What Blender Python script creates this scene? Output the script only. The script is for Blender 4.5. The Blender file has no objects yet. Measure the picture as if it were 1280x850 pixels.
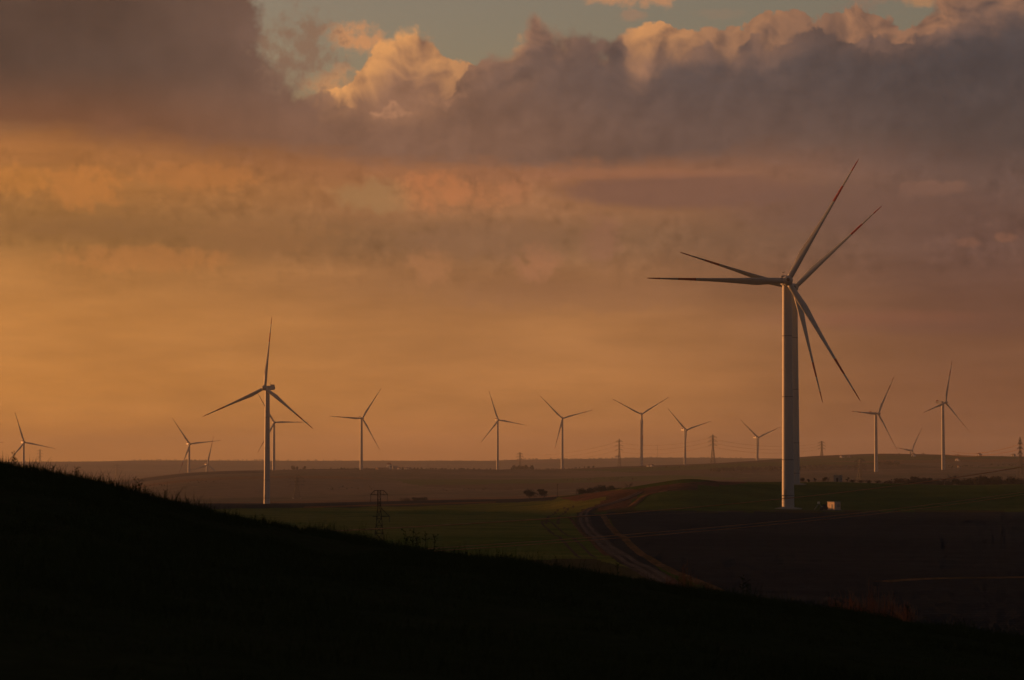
import bpy, bmesh, math, random
import numpy as np
from mathutils import Vector, Matrix

# ------------------------------------------------------------------ camera
scene = bpy.context.scene
COL = scene.collection
FPX = 3022.0                      # focal length in photo pixels (1280 wide) = 85 mm on 36 mm
HORIZON_Y = 578.0
cam_data = bpy.data.cameras.new('camera')
cam_data.sensor_width = 36.0
cam_data.lens = 36.0 * FPX / 1280.0
cam_data.clip_start = 0.5
cam_data.clip_end = 60000.0
cam_data.dof.use_dof = True
cam_data.dof.focus_distance = 1000.0
cam_data.dof.aperture_fstop = 3.6
cam = bpy.data.objects.new('camera', cam_data)
COL.objects.link(cam)
cam.location = (0, 0, 0)
PITCH = math.atan((HORIZON_Y - 425.0) / FPX)
cam.rotation_euler = (math.pi / 2 + PITCH, 0, 0)
scene.camera = cam

SUN_AZ = math.radians(-58.0)      # measured from the view direction (+Y), left is negative
SUN_EL = math.radians(3.2)

vs = scene.view_settings
vs.view_transform = 'Standard'; vs.look = 'None'; vs.gamma = 1.0; vs.exposure = 0.0
vs.use_curve_mapping = False
scene.render.engine = 'CYCLES'
scene.cycles.use_denoising = True
scene.cycles.volume_bounces = 1
scene.cycles.max_bounces = 6
scene.cycles.use_adaptive_sampling = True
scene.cycles.adaptive_threshold = 0.02
scene.cycles.adaptive_min_samples = 10

def srgb(r, g, b):
    f = lambda c: (c / 12.92 if c <= 0.04045 else ((c + 0.055) / 1.055) ** 2.4)
    return (f(r / 255.0), f(g / 255.0), f(b / 255.0))

# ------------------------------------------------------------------ node expression helper
class X:
    """a node socket with arithmetic"""
    nt = None
    def __init__(s, k): s.k = k
    def __add__(a, b): return op('ADD', a, b)
    __radd__ = __add__
    def __sub__(a, b): return op('SUBTRACT', a, b)
    def __rsub__(a, b): return op('SUBTRACT', b, a)
    def __mul__(a, b): return op('MULTIPLY', a, b)
    __rmul__ = __mul__
    def __truediv__(a, b): return op('DIVIDE', a, b)
    def __neg__(a): return op('MULTIPLY', a, -1.0)

def _put(sock, v):
    if isinstance(v, X): X.nt.links.new(v.k, sock)
    else: sock.default_value = v

def op(kind, a, b=None, c=None, clamp=False):
    n = X.nt.nodes.new('ShaderNodeMath'); n.operation = kind; n.use_clamp = clamp
    _put(n.inputs[0], a)
    if b is not None: _put(n.inputs[1], b)
    if c is not None: _put(n.inputs[2], c)
    return X(n.outputs[0])

def sstep(a, b, x):
    n = X.nt.nodes.new('ShaderNodeMapRange'); n.interpolation_type = 'SMOOTHSTEP'; n.clamp = True
    _put(n.inputs['Value'], x); _put(n.inputs['From Min'], a); _put(n.inputs['From Max'], b)
    return X(n.outputs[0])

def lstep(a, b, x, c=0.0, d=1.0):
    n = X.nt.nodes.new('ShaderNodeMapRange'); n.clamp = True
    _put(n.inputs['Value'], x); n.inputs['From Min'].default_value = a; n.inputs['From Max'].default_value = b
    n.inputs['To Min'].default_value = c; n.inputs['To Max'].default_value = d
    return X(n.outputs[0])

def vec(x, y, z):
    n = X.nt.nodes.new('ShaderNodeCombineXYZ')
    _put(n.inputs[0], x); _put(n.inputs[1], y); _put(n.inputs[2], z)
    return X(n.outputs[0])

def noise(v, scale=1.0, detail=5.0, rough=0.5, dist=0.0, lac=2.0):
    n = X.nt.nodes.new('ShaderNodeTexNoise'); n.noise_dimensions = '2D'
    _put(n.inputs['Vector'], v); n.inputs['Scale'].default_value = scale; n.inputs['Detail'].default_value = detail
    n.inputs['Roughness'].default_value = rough; n.inputs['Distortion'].default_value = dist
    n.inputs['Lacunarity'].default_value = lac
    return X(n.outputs['Fac'])

def voro(v, scale=1.0, detail=3.0, rough=0.5):
    n = X.nt.nodes.new('ShaderNodeTexVoronoi'); n.voronoi_dimensions = '2D'; n.feature = 'F1'
    n.normalize = True
    _put(n.inputs['Vector'], v); n.inputs['Scale'].default_value = scale; n.inputs['Detail'].default_value = detail
    n.inputs['Roughness'].default_value = rough
    return X(n.outputs['Distance'])

def cmix(f, a, b, kind='MIX'):
    n = X.nt.nodes.new('ShaderNodeMix'); n.data_type = 'RGBA'; n.blend_type = kind; n.clamp_factor = True
    _put(n.inputs[0], f)
    for s, v in ((n.inputs[6], a), (n.inputs[7], b)):
        if isinstance(v, X): X.nt.links.new(v.k, s)
        else: s.default_value = (*v, 1.0)
    return X(n.outputs[2])

def cscale(f, c):
    return vop('SCALE', c, scale=f)

def vop(kind, a, b=None, scale=None):
    n = X.nt.nodes.new('ShaderNodeVectorMath'); n.operation = kind
    for s, v in ((n.inputs[0], a), (n.inputs[1], b)):
        if isinstance(v, X): X.nt.links.new(v.k, s)
        elif v is not None: s.default_value = v
    if scale is not None: _put(n.inputs['Scale'], scale)
    return X(n.outputs[0])

def ramp(x, stops, interp='EASE'):
    """stops = [(pos 0..1, linear rgb)]"""
    n = X.nt.nodes.new('ShaderNodeValToRGB'); cr = n.color_ramp; cr.interpolation = interp
    while len(cr.elements) > 1: cr.elements.remove(cr.elements[-1])
    cr.elements[0].position = stops[0][0]; cr.elements[0].color = (*stops[0][1], 1)
    for p, c in stops[1:]:
        e = cr.elements.new(p); e.color = (*c, 1)
    _put(n.inputs[0], x)
    return X(n.outputs[0])

def fcurve(x, pts):
    """piecewise scalar curve over x, pts = [(x, value)]"""
    x0, x1 = pts[0][0], pts[-1][0]
    v0 = min(p[1] for p in pts); v1 = max(p[1] for p in pts)
    st = [((p[0] - x0) / (x1 - x0), (((p[1] - v0) / (v1 - v0 + 1e-9)),) * 3) for p in pts]
    r = ramp(lstep(x0, x1, x), st, 'B_SPLINE' if False else 'LINEAR')
    return r * (v1 - v0) + v0
# ------------------------------------------------------------------ world: clear evening sky with cloud layers
world = bpy.data.worlds.new('World'); scene.world = world
world.use_nodes = True
nt = world.node_tree; nt.nodes.clear(); X.nt = nt
SKY_STRENGTH = 0.1

def U_(x): return (x - 640.0) / 52.74          # degrees of azimuth
def V_(y): return (578.0 - y) / 52.74          # degrees of elevation

tc = nt.nodes.new('ShaderNodeTexCoord')
sp = nt.nodes.new('ShaderNodeSeparateXYZ'); nt.links.new(tc.outputs['Generated'], sp.inputs[0])
dx, dy, dz = (X(sp.outputs[i]) for i in range(3))
U = op('ARCTAN2', dx, dy) * (180.0 / math.pi)
V = op('ARCSINE', dz) * (180.0 / math.pi)
hl = op('SQRT', dx * dx + dy * dy + 1e-5)
S = (dx * math.sin(SUN_AZ) + dy * math.cos(SUN_AZ)) / hl      # 1 towards the sun's bearing, -1 away

skyt = nt.nodes.new('ShaderNodeTexSky'); skyt.sky_type = 'NISHITA'; skyt.sun_disc = False
skyt.sun_elevation = SUN_EL; skyt.sun_rotation = SUN_AZ
skyt.air_density = 1.35; skyt.dust_density = 2.2; skyt.ozone_density = 1.6
clear = vop('MULTIPLY', X(skyt.outputs[0]), tuple(1.5 * SKY_STRENGTH * k for k in (1.20, 0.96, 0.96)))

P0 = vec(U, V, 0.0)
n_big = noise(vec(U * 0.16 + 13.0, V * 0.34, 0.0), 1.0, 3.0, 0.55)          # broad unevenness
n_str = noise(vec(U * 0.22, V * 1.25 + 31.0, 0.0), 1.0, 5.0, 0.6)      # long streaks low in the sky
n_mid = noise(P0, 0.9, 4.0, 0.58)
n_fin = noise(P0, 2.6, 5.0, 0.6)

# ---- thin sunlit veil that fills the lower sky, three profiles across the view
def prof(pts):
    return ramp(lstep(0.0, 11.0, V), [(max(0.0, V_(y)) / 11.0, srgb(*c)) for y, c in pts], 'EASE')
pl = prof([(578, (182, 112, 44)), (500, (184, 119, 55)), (420, (182, 120, 60)), (345, (169, 113, 59)), (305, (140, 96, 52)),
           (275, (142, 97, 53)), (235, (162, 107, 56)), (200, (158, 102, 56)), (0, (120, 90, 66))])
pm = prof([(578, (176, 108, 55)), (500, (178, 117, 64)), (420, (174, 117, 68)), (350, (148, 102, 66)), (300, (136, 98, 68)),
           (250, (152, 104, 70)), (215, (150, 100, 70)), (0, (120, 95, 80))])
pr = prof([(578, (112, 68, 46)), (500, (118, 76, 52)), (440, (116, 77, 55)), (400, (110, 75, 59)), (300, (101, 74, 64)),
           (230, (100, 77, 68)), (0, (100, 80, 72))])
veil = cmix(sstep(-11.5, 1.0, U), pl, pm)
veil = cmix(sstep(0.5, 11.5, U), veil, pr)
veil = cmix(sstep(0.30, -0.35, S), veil, srgb(42, 52, 72))            # away from the sun: dim mauve
veil = cscale(lstep(0.62, 1.0, S, 1.0, 1.9), veil)                    # towards the sun: brighter
veil = cscale((n_str - 0.5) * 0.55 + (n_big - 0.5) * 0.25 + 1.0, veil)
veil = cscale((n_fin - 0.5) * (sstep(3.6, 5.0, V) * sstep(0.38, 0.6, n_mid)) * 0.75 + 1.0, veil)
va = sstep(9.2, 7.4, V + (n_mid - 0.5) * 1.2)
high = noise(vec(U * 0.045 + 4.0, V * 0.075, 0.0), 1.0, 3.0, 0.55)    # broken dark cloud added above the view, to dim the ground
high = cscale(lstep(0.6, -0.6, S, 1.0, 0.6), cmix(high, srgb(66, 58, 56), srgb(84, 72, 68)))
ha = sstep(0.40, 0.56, noise(vec(U * 0.03, V * 0.09 + 5.0, 0.0), 1.0, 4.0, 0.55) + lstep(11.0, 30.0, V, -0.1, 0.12))
c = cmix(ha * sstep(11.0, 15.0, V) * 0.92, clear, high)
c = cmix(va * 0.97 + 0.03, c, veil)

NAMP = {}
def blob(col, x, y, rx, ry, rgb, alpha, edge=0.7, amp=1.4):
    """one soft ragged patch of cloud"""
    n = nt.nodes.new('ShaderNodeVectorMath'); n.operation = 'MULTIPLY_ADD'
    nt.links.new(P0.k, n.inputs[0])
    n.inputs[1].default_value = (52.74 / rx, 52.74 / ry, 0.0); n.inputs[2].default_value = (-U_(x) * 52.74 / rx, -V_(y) * 52.74 / ry, 0.0)
    d2 = nt.nodes.new('ShaderNodeVectorMath'); d2.operation = 'DOT_PRODUCT'
    nt.links.new(n.outputs[0], d2.inputs[0]); nt.links.new(n.outputs[0], d2.inputs[1])
    if amp not in NAMP: NAMP[amp] = (n_fin - 0.5) * (amp * 1.35) + 1.0
    m = nt.nodes.new('ShaderNodeMapRange'); m.interpolation_type = 'SMOOTHSTEP'; m.clamp = True
    nt.links.new((NAMP[amp] - X(d2.outputs['Value'])).k, m.inputs['Value'])
    m.inputs['From Min'].default_value = 0.0; m.inputs['From Max'].default_value = edge * 1.35; m.inputs['To Max'].default_value = alpha
    return cmix(X(m.outputs[0]), col, srgb(*rgb))

# ---- scraps of lit and unlit cloud below the bank
for t in [(110, 240, 60, 34, (196, 122, 60), .55), (30, 232, 50, 22, (190, 120, 56), .5), (250, 225, 90, 22, (182, 114, 60), .5),
          (140, 290, 190, 20, (140, 97, 57), .75, .9, .7), (470, 246, 62, 26, (160, 122, 80), .55), (545, 238, 66, 32, (188, 117, 72), .7, .95, 1.6),
          (600, 246, 48, 24, (178, 113, 72), .55, .95, 1.6), (645, 240, 24, 20, (176, 114, 76), .6), (330, 300, 120, 30, (150, 102, 62), .5),
          (540, 334, 36, 30, (166, 112, 72), .75, .8, 1.8), (672, 328, 34, 32, (164, 110, 76), .8, .8, 1.8), (752, 300, 30, 40, (144, 98, 74), .6),
          (720, 370, 200, 26, (146, 100, 68), .4), (620, 300, 150, 30, (138, 98, 70), .5),
          (180, 326, 130, 20, (182, 116, 62), .5), (1160, 240, 60, 12, (134, 96, 78), .6), (1205, 308, 22, 8, (128, 88, 70), .6),
          (1250, 302, 16, 8, (132, 90, 70), .6), (1090, 400, 190, 14, (132, 84, 64), .5, .9, .6), (1170, 412, 160, 12, (112, 74, 60), .4, .9, .6),
          (860, 240, 190, 26, (122, 86, 70), .85, .5, .5), (1080, 262, 220, 40, (112, 82, 70), .6, .8, .6), (800, 218, 160, 9, (150, 100, 74), .6, .8, .7)]:
    c = blob(c, *t)

# ---- high scraps against the clear strip
for t in [(800, -4, 84, 20, (186, 134, 96), .9, .8, 1.8), (790, 23, 24, 9, (160, 122, 96), .6), (1120, -4, 90, 22, (150, 114, 92), .85, .9, 1.8),
          (1150, 12, 26, 12, (178, 128, 88), .7), (1070, 18, 40, 10, (132, 110, 94), .5), (905, 22, 40, 9, (146, 120, 98), .35),
          (446, 50, 56, 24, (200, 140, 94), .95, .9, 1.9), (424, 88, 16, 9, (190, 134, 94), .5), (416, 108, 54, 22, (196, 138, 92), .85, .9, 1.8),
          (600, -8, 60, 10, (150, 130, 105), .3)]:
    c = blob(c, *t)

# ---- billowing cloud bank: three overlapping rows, back to front
warp = (noise(P0, 0.55, 2.0, 0.5) - 0.5) * 1.1
warp2 = (noise(vec(U, V + 57.0, 0.0), 0.55, 2.0, 0.5) - 0.5) * 1.1
def puffs(ox, oy, z):
    q = vec(U + warp + (ox + z * 7.0), (V + warp2 + oy) * 1.15, 0.0)
    return 0.5 - voro(q, 0.78, 3.0, 0.5)
PZ = {z: (puffs(0.0, 0.0, z), puffs(-0.22, 0.16, z)) for z in (0.4, 4.9)}   # and a step towards the sun
def row(col, pts, z, lit, body, amp, fall, edge, soft, k):
    """pts: outline of the row's upper edge in photo pixels"""
    T = fcurve(U, [(-14.0, V_(40))] + [(U_(x), V_(y)) for x, y in pts] + [(14.0, V_(30))])
    b0, b1 = PZ[z]
    d = T - V + b0 * amp + (n_fin - 0.5) * 0.5 + (n_mid - 0.5) * 0.7
    a = sstep(0.0, edge * 0.6 + edge * 2.2 * sstep(0.42, 0.68, n_big), d) * soft
    facing = (b0 - b1) * k + (n_fin - 0.5) * 0.5          # >0 where the puff faces the light
    depth = sstep(0.0, fall, d)
    L = op('ADD', facing + 0.78, depth * -1.0, clamp=True)
    L = L * (1.0 - depth * 0.75) * gain
    shade = cmix(L, cscale(op('MAXIMUM', facing * 0.22 + 1.0, 0.7), body), lit)
    return cmix(a, col, shade)

gain = fcurve(U, [(-14, .6), (U_(340), .6), (U_(420), 1.0), (U_(520), 1.0), (U_(570), .55), (U_(620), .25), (U_(658), .8), (U_(690), .65), (U_(730), .12), (U_(772), .25), (U_(800), 1.0),
                  (U_(850), .75), (U_(905), .35), (U_(950), .75), (U_(1000), .4), (U_(1040), .3), (U_(1070), .85), (U_(1110), .6), (U_(1140), .5), (U_(1180), .9), (U_(1230), .55), (14, .6)])
def across(*cs):
    r = cs[0]
    for (x0, x1), nxt in cs[1:]:
        r = cmix(sstep(U_(x0), U_(x1), U), r, nxt)
    return r
vdeck = sstep(V_(40), V_(205), V)
body_top = across(srgb(92, 71, 60), ((120, 420), srgb(120, 92, 78)), ((520, 900), srgb(94, 80, 76)), ((900, 1230), srgb(80, 71, 70)))
body_bot = across(srgb(124, 80, 54), ((60, 480), srgb(134, 98, 78)), ((520, 900), srgb(106, 83, 73)), ((900, 1230), srgb(90, 75, 70)))
body = cmix(sstep(V_(80), V_(185), V), body_top, body_bot)
body = cscale((n_big - 0.5) * 0.4 + (n_mid - 0.5) * 0.35 + 0.92, body)
body = cscale(lstep(0.3, -0.8, S, 1.0, 0.7), body)
lit_hi = across(srgb(222, 156, 96), ((600, 1150), srgb(182, 128, 92)))
lit_lo = across(srgb(182, 130, 96), ((600, 1150), srgb(128, 98, 84)))
lit_hi = cscale(lstep(0.2, -0.8, S, 1.0, 0.45), lit_hi)
lit_lo = cscale(lstep(0.2, -0.8, S, 1.0, 0.45), lit_lo)
body_back = cmix(0.35, body, lit_lo)

bank = c
bank = row(bank, [(300, 190), (385, 150), (405, 128), (430, 118), (452, 84), (470, 58), (495, 44), (520, 48), (548, 62), (572, 84), (600, 100), (650, 60), (730, 58), (762, 62),
               (792, 42), (830, 36), (856, 44), (890, 50), (930, 48), (962, 30), (995, 24), (1026, 44), (1050, 34), (1076, 30), (1105, 42), (1135, 46), (1166, 16), (1200, 0),
               (1240, -10), (1290, -10)], 0.4, lit_hi, body_back, 0.85, 2.1, 0.16, 1.0, 3.0)
bank = row(bank, [(300, 180), (470, 150), (545, 142), (572, 104), (600, 82), (640, 68), (650, 52), (658, 32), (668, 22), (692, 38), (706, 40), (722, 34), (738, 46), (756, 60), (776, 52), (800, 90), (830, 84),
               (862, 62), (890, 54), (912, 66), (940, 52), (962, 70), (1016, 44), (1040, 54), (1140, 62), (1200, 40), (1290, 26)],
        4.9, lit_lo, body, 0.75, 1.3, 0.22, 1.0, 3.0)
bank = row(bank, [(200, 150), (340, 140), (380, 122), (420, 130), (470, 148), (540, 138), (580, 122), (630, 112), (690, 84), (722, 62), (742, 64), (775, 96), (806, 108), (826, 80),
               (852, 62), (880, 82), (912, 92), (940, 80), (965, 92), (1000, 100), (1030, 76), (1080, 66), (1120, 72), (1200, 52), (1290, 38)],
        0.4, cmix(0.45, body, lit_lo), body, 0.7, 0.8, 0.34, 0.9, 2.0)
# dark mass of the near cloud, upper left
lm = fcurve(V, [(V_(260), U_(420)), (V_(150), U_(400)), (V_(120), U_(384)), (V_(95), U_(362)), (V_(62), U_(334)), (V_(30), U_(330)), (V_(0), U_(342)), (V_(-60), U_(310)),
                (V_(-300), U_(120))])
dl = lm - U + (n_mid - 0.5) * 1.6 + (n_fin - 0.5) * 0.7
bank = cmix(sstep(0.0, 0.5, dl) * sstep(-75.0, -60.0, U), bank, body)
bank = blob(bank, 374, 66, 62, 60, (136, 107, 86), .95, 1.0, 2.4)
bank = blob(bank, 352, 100, 40, 30, (128, 98, 80), .6, .9, 1.2)
# flat base of the bank
base = fcurve(U, [(-14, V_(196)), (U_(-40), V_(197)), (U_(120), V_(202)), (U_(300), V_(209)), (U_(500), V_(214)), (U_(760), V_(216)), (U_(1000), V_(218)), (U_(1300), V_(236)), (14, V_(236))])
soft = fcurve(U, [(-14, .45), (U_(0), .95), (U_(300), .7), (U_(520), .42), (U_(760), .34), (U_(950), .9), (U_(1280), 1.4), (14, 1.4)])
e = V - base + (n_str - 0.5) * 0.7 + (n_fin - 0.5) * 0.2 + (n_mid - 0.5) * 0.3
ba = sstep(0.0, 1.0, e / soft)
c = cmix(ba * sstep(26.0, 14.0, V), c, bank)

bg = nt.nodes.new('ShaderNodeBackground'); bg.inputs['Strength'].default_value = SKY_STRENGTH
fin = cscale(1.0 / SKY_STRENGTH, c)
nt.links.new(fin.k, bg.inputs[0])
out = nt.nodes.new('ShaderNodeOutputWorld'); nt.links.new(bg.outputs[0], out.inputs[0])
world.cycles.sampling_method = 'MANUAL'; world.cycles.sample_map_resolution = 512
# ------------------------------------------------------------------ sun
sun_data = bpy.data.lights.new('sun', 'SUN')
sun_data.energy = 3.4; sun_data.angle = math.radians(0.6); sun_data.color = (1.0, 0.37, 0.10)
sun = bpy.data.objects.new('sun', sun_data); COL.objects.link(sun)
sdir = Vector((math.sin(SUN_AZ) * math.cos(SUN_EL), math.cos(SUN_AZ) * math.cos(SUN_EL), math.sin(SUN_EL)))
sun.rotation_euler = sdir.to_track_quat('Z', 'Y').to_euler()
sun.location = sdir * 500.0

# ------------------------------------------------------------------ helpers
rnd = random.Random(7)
RNG = np.random.default_rng(11)

def at(x, y, Y):
    """the point of the place at depth Y (metres) along the sight line surveyed at photo position x, y"""
    d = Vector(((x - 640.0) / FPX,
                math.cos(PITCH) - (425.0 - y) / FPX * math.sin(PITCH),
                math.sin(PITCH) + (425.0 - y) / FPX * math.cos(PITCH)))
    return d * (Y / d.y)

def tag(o, label=None, category=None, group=None, kind=None):
    if label: o['label'] = label
    if category: o['category'] = category
    if group: o['group'] = group
    if kind: o['kind'] = kind
    return o

def empty(name, loc=(0, 0, 0), rz=0.0):
    o = bpy.data.objects.new(name, None); COL.objects.link(o)
    o.location = loc; o.rotation_euler = (0, 0, rz); o.empty_display_size = 0.5
    return o

def link(name, me, mat=None, parent=None):
    o = bpy.data.objects.new(name, me); COL.objects.link(o)
    if mat is not None and not me.materials: me.materials.append(mat)
    if parent is not None: o.parent = parent
    return o

def mesh_from(name, verts, faces, smooth=False):
    me = bpy.data.meshes.new(name)
    me.from_pydata([tuple(v) for v in verts], [], faces)
    if smooth: me.polygons.foreach_set('use_smooth', [True] * len(me.polygons))
    me.update()
    return me

def mesh_np(name, V3, F, smooth=False):
    """fast mesh from arrays: V3 (n,3), F (m,3) or (m,4)"""
    me = bpy.data.meshes.new(name)
    V3 = np.asarray(V3, np.float32); F = np.asarray(F, np.int32); k = F.shape[1]
    me.vertices.add(len(V3)); me.vertices.foreach_set('co', V3.ravel())
    me.loops.add(F.size); me.loops.foreach_set('vertex_index', F.ravel())
    me.polygons.add(len(F))
    me.polygons.foreach_set('loop_start', np.arange(0, F.size, k, dtype=np.int32))
    if smooth: me.polygons.foreach_set('use_smooth', np.ones(len(F), bool))
    me.update(calc_edges=True); me.validate()
    return me

class MB:
    """collects simple solids into one mesh"""
    def __init__(s): s.v = []; s.f = []
    def add(s, vs, fs):
        n = len(s.v); s.v += [tuple(v) for v in vs]; s.f += [tuple(i + n for i in f) for f in fs]
    def box(s, c, size, rz=0.0):
        cx, cy, cz = c; a, b, h = (q / 2 for q in size); cr, sr = math.cos(rz), math.sin(rz)
        vs = []
        for z in (-h, h):
            for x, y in ((-a, -b), (a, -b), (a, b), (-a, b)):
                vs.append((cx + x * cr - y * sr, cy + x * sr + y * cr, cz + z))
        s.add(vs, [(3, 2, 1, 0), (4, 5, 6, 7), (0, 1, 5, 4), (1, 2, 6, 5), (2, 3, 7, 6), (3, 0, 4, 7)])
    def bar(s, p, q, r0, r1=None, n=5):
        p, q = Vector(p), Vector(q); r1 = r0 if r1 is None else r1
        d = (q - p)
        if d.length < 1e-6: return
        d.normalize(); u = d.orthogonal().normalized(); w = d.cross(u)
        vs = []
        for c, r in ((p, r0), (q, r1)):
            for i in range(n):
                t = 2 * math.pi * i / n
                vs.append(c + u * (r * math.cos(t)) + w * (r * math.sin(t)))
        fs = [(i, (i + 1) % n, n + (i + 1) % n, n + i) for i in range(n)]
        fs += [tuple(range(n - 1, -1, -1)), tuple(range(n, 2 * n))]
        s.add(vs, fs)
    def lathe(s, prof, n=24, axis='z', c=(0, 0, 0)):
        """prof = [(radius, height)]"""
        vs = []; m = len(prof)
        for r, h in prof:
            for i in range(n):
                t = 2 * math.pi * i / n
                a, b = r * math.cos(t), r * math.sin(t)
                vs.append((c[0] + a, c[1] + b, c[2] + h) if axis == 'z' else (c[0] + a, c[1] + h, c[2] - b))
        fs = []
        for k in range(m - 1):
            for i in range(n):
                j = (i + 1) % n
                fs.append((k * n + i, k * n + j, (k + 1) * n + j, (k + 1) * n + i))
        fs.append(tuple(range(n - 1, -1, -1))); fs.append(tuple(range((m - 1) * n, m * n)))
        s.add(vs, fs)
    def mesh(s, name, smooth=False): return mesh_from(name, s.v, s.f, smooth)
    def build(s, name, mat, parent=None, smooth=False): return link(name, s.mesh(name, smooth), mat, parent)

def smooth_by_angle(me, deg=40):
    bm = bmesh.new(); bm.from_mesh(me)
    for f in bm.faces: f.smooth = True
    for e in bm.edges:
        if len(e.link_faces) == 2 and e.calc_face_angle(0) > math.radians(deg): e.smooth = False
    bm.to_mesh(me); bm.free()

# ------------------------------------------------------------------ materials
def material(name):
    m = bpy.data.materials.new(name); m.use_nodes = True
    X.nt = m.node_tree
    b = m.node_tree.nodes['Principled BSDF']
    return m, b

def m_plain(name, rgb, rough=0.6, vary=0.15, scale=0.8, spec=0.4, metal=0.0):
    m, b = material(name)
    t = m.node_tree.nodes.new('ShaderNodeTexCoord')
    n = m.node_tree.nodes.new('ShaderNodeTexNoise'); n.inputs['Scale'].default_value = scale; n.inputs['Detail'].default_value = 5
    m.node_tree.links.new(t.outputs['Object'], n.inputs['Vector'])
    f = X(n.outputs['Fac'])
    c = cmix(f, tuple(v * (1 - vary) for v in rgb), tuple(min(1, v * (1 + vary)) for v in rgb))
    m.node_tree.links.new(c.k, b.inputs['Base Color'])
    b.inputs['Roughness'].default_value = rough; b.inputs['Specular IOR Level'].default_value = spec
    b.inputs['Metallic'].default_value = metal
    return m

def m_land(name, c0, c1, c2, s_big=0.006, s_fine=0.5, lines=None, rough=0.95, bump=0.25):
    """soil or sward: two broad tones, a third in small patches; optional cultivation lines (direction deg, spacing m, strength)"""
    m, b = material(name); nd = m.node_tree.nodes
    g = nd.new('ShaderNodeNewGeometry'); P = X(g.outputs['Position'])
    big = noise(P, s_big, 5.0, 0.6); mid = noise(P, s_big * 8, 5.0, 0.6); fine = noise(P, s_fine, 5.0, 0.6)
    c = cmix(sstep(0.35, 0.65, big + (mid - 0.5) * 0.5), c0, c1)
    c = cmix(sstep(0.55, 0.72, mid) * 0.7, c, c2)
    c = cscale((fine - 0.5) * 0.8 + 1.0, c)
    h = fine
    if lines:
        for deg, spacing, k in lines:
            s = nd.new('ShaderNodeSeparateXYZ'); m.node_tree.links.new(P.k, s.inputs[0])
            a = math.radians(deg)
            ph = (X(s.outputs[0]) * math.cos(a) + X(s.outputs[1]) * math.sin(a)) * (2 * math.pi / spacing) + (mid - 0.5) * 1.5
            w = op('SINE', ph)
            c = cscale(w * k * 0.5 + 1.0, c); h = h + w * k
    m.node_tree.links.new(c.k, b.inputs['Base Color'])
    b.inputs['Roughness'].default_value = rough; b.inputs['Specular IOR Level'].default_value = 0.0
    bp = nd.new('ShaderNodeBump'); bp.inputs['Strength'].default_value = bump; bp.inputs['Distance'].default_value = 0.4
    m.node_tree.links.new(h.k, bp.inputs['Height']); m.node_tree.links.new(bp.outputs[0], b.inputs['Normal'])
    return m

M = {}
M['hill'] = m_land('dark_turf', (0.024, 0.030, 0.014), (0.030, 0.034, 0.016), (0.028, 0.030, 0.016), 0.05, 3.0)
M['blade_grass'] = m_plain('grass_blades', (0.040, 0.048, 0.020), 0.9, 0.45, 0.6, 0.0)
M['plough'] = m_land('ploughed_soil', (0.032, 0.033, 0.036), (0.046, 0.044, 0.044), (0.024, 0.025, 0.028), 0.008, 0.35, [(80, 3.2, 0.35), (80, 27.0, 0.10)])
M['crop'] = m_land('young_crop', (0.092, 0.112, 0.022), (0.160, 0.148, 0.034), (0.110, 0.120, 0.025), 0.006, 0.4, [(62, 4.0, 0.22), (62, 31.0, 0.16)])
M['crop2'] = m_land('green_wheat', (0.050, 0.080, 0.016), (0.080, 0.098, 0.022), (0.060, 0.084, 0.017), 0.008, 0.4, [(84, 4.0, 0.2), (84, 43.0, 0.2)])
M['meadow'] = m_land('rough_grassland', (0.066, 0.056, 0.024), (0.085, 0.062, 0.030), (0.060, 0.056, 0.022), 0.01, 0.5)
M['earth'] = m_land('bare_red_earth', (0.150, 0.075, 0.046), (0.095, 0.056, 0.036), (0.055, 0.050, 0.022), 0.03, 0.3)
M['dry'] = m_land('dry_grass', (0.19, 0.098, 0.050), (0.105, 0.066, 0.034), (0.06, 0.056, 0.024), 0.06, 0.5)
M['road'] = m_land('gravel_road', (0.105, 0.076, 0.062), (0.060, 0.046, 0.040), (0.15, 0.105, 0.085), 0.03, 0.6)
M['rut'] = m_land('worn_gravel', (0.155, 0.112, 0.092), (0.10, 0.076, 0.064), (0.19, 0.138, 0.112), 0.05, 0.6)
M['stubble'] = m_land('stubble_field', (0.095, 0.066, 0.046), (0.075, 0.054, 0.038), (0.11, 0.075, 0.05), 0.006, 0.3)
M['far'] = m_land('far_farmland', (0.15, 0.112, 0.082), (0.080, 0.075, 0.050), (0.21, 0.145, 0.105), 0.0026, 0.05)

# ------------------------------------------------------------------ terrain
def vnoise(x, y, seed=0):
    """smooth value noise on arrays"""
    xi = np.floor(x).astype(np.int64); yi = np.floor(y).astype(np.int64)
    fx = x - xi; fy = y - yi
    fx = fx * fx * (3 - 2 * fx); fy = fy * fy * (3 - 2 * fy)
    def h(a, b):
        n = (a * 374761393 + b * 668265263 + seed * 982451653) & 0x7fffffff
        n = ((n ^ (n >> 13)) * 1274126177) & 0x7fffffff
        return ((n ^ (n >> 16)) & 0xffff) / 65535.0
    a = h(xi, yi) * (1 - fx) + h(xi + 1, yi) * fx
    b = h(xi, yi + 1) * (1 - fx) + h(xi + 1, yi + 1) * fx
    return a * (1 - fy) + b * fy - 0.5
def fbm(x, y, seed=0, octv=4):
    s = 0; a = 1.0
    for i in range(octv):
        s = s + a * vnoise(x * 2 ** i, y * 2 ** i, seed + i); a *= 0.5
    return s

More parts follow.
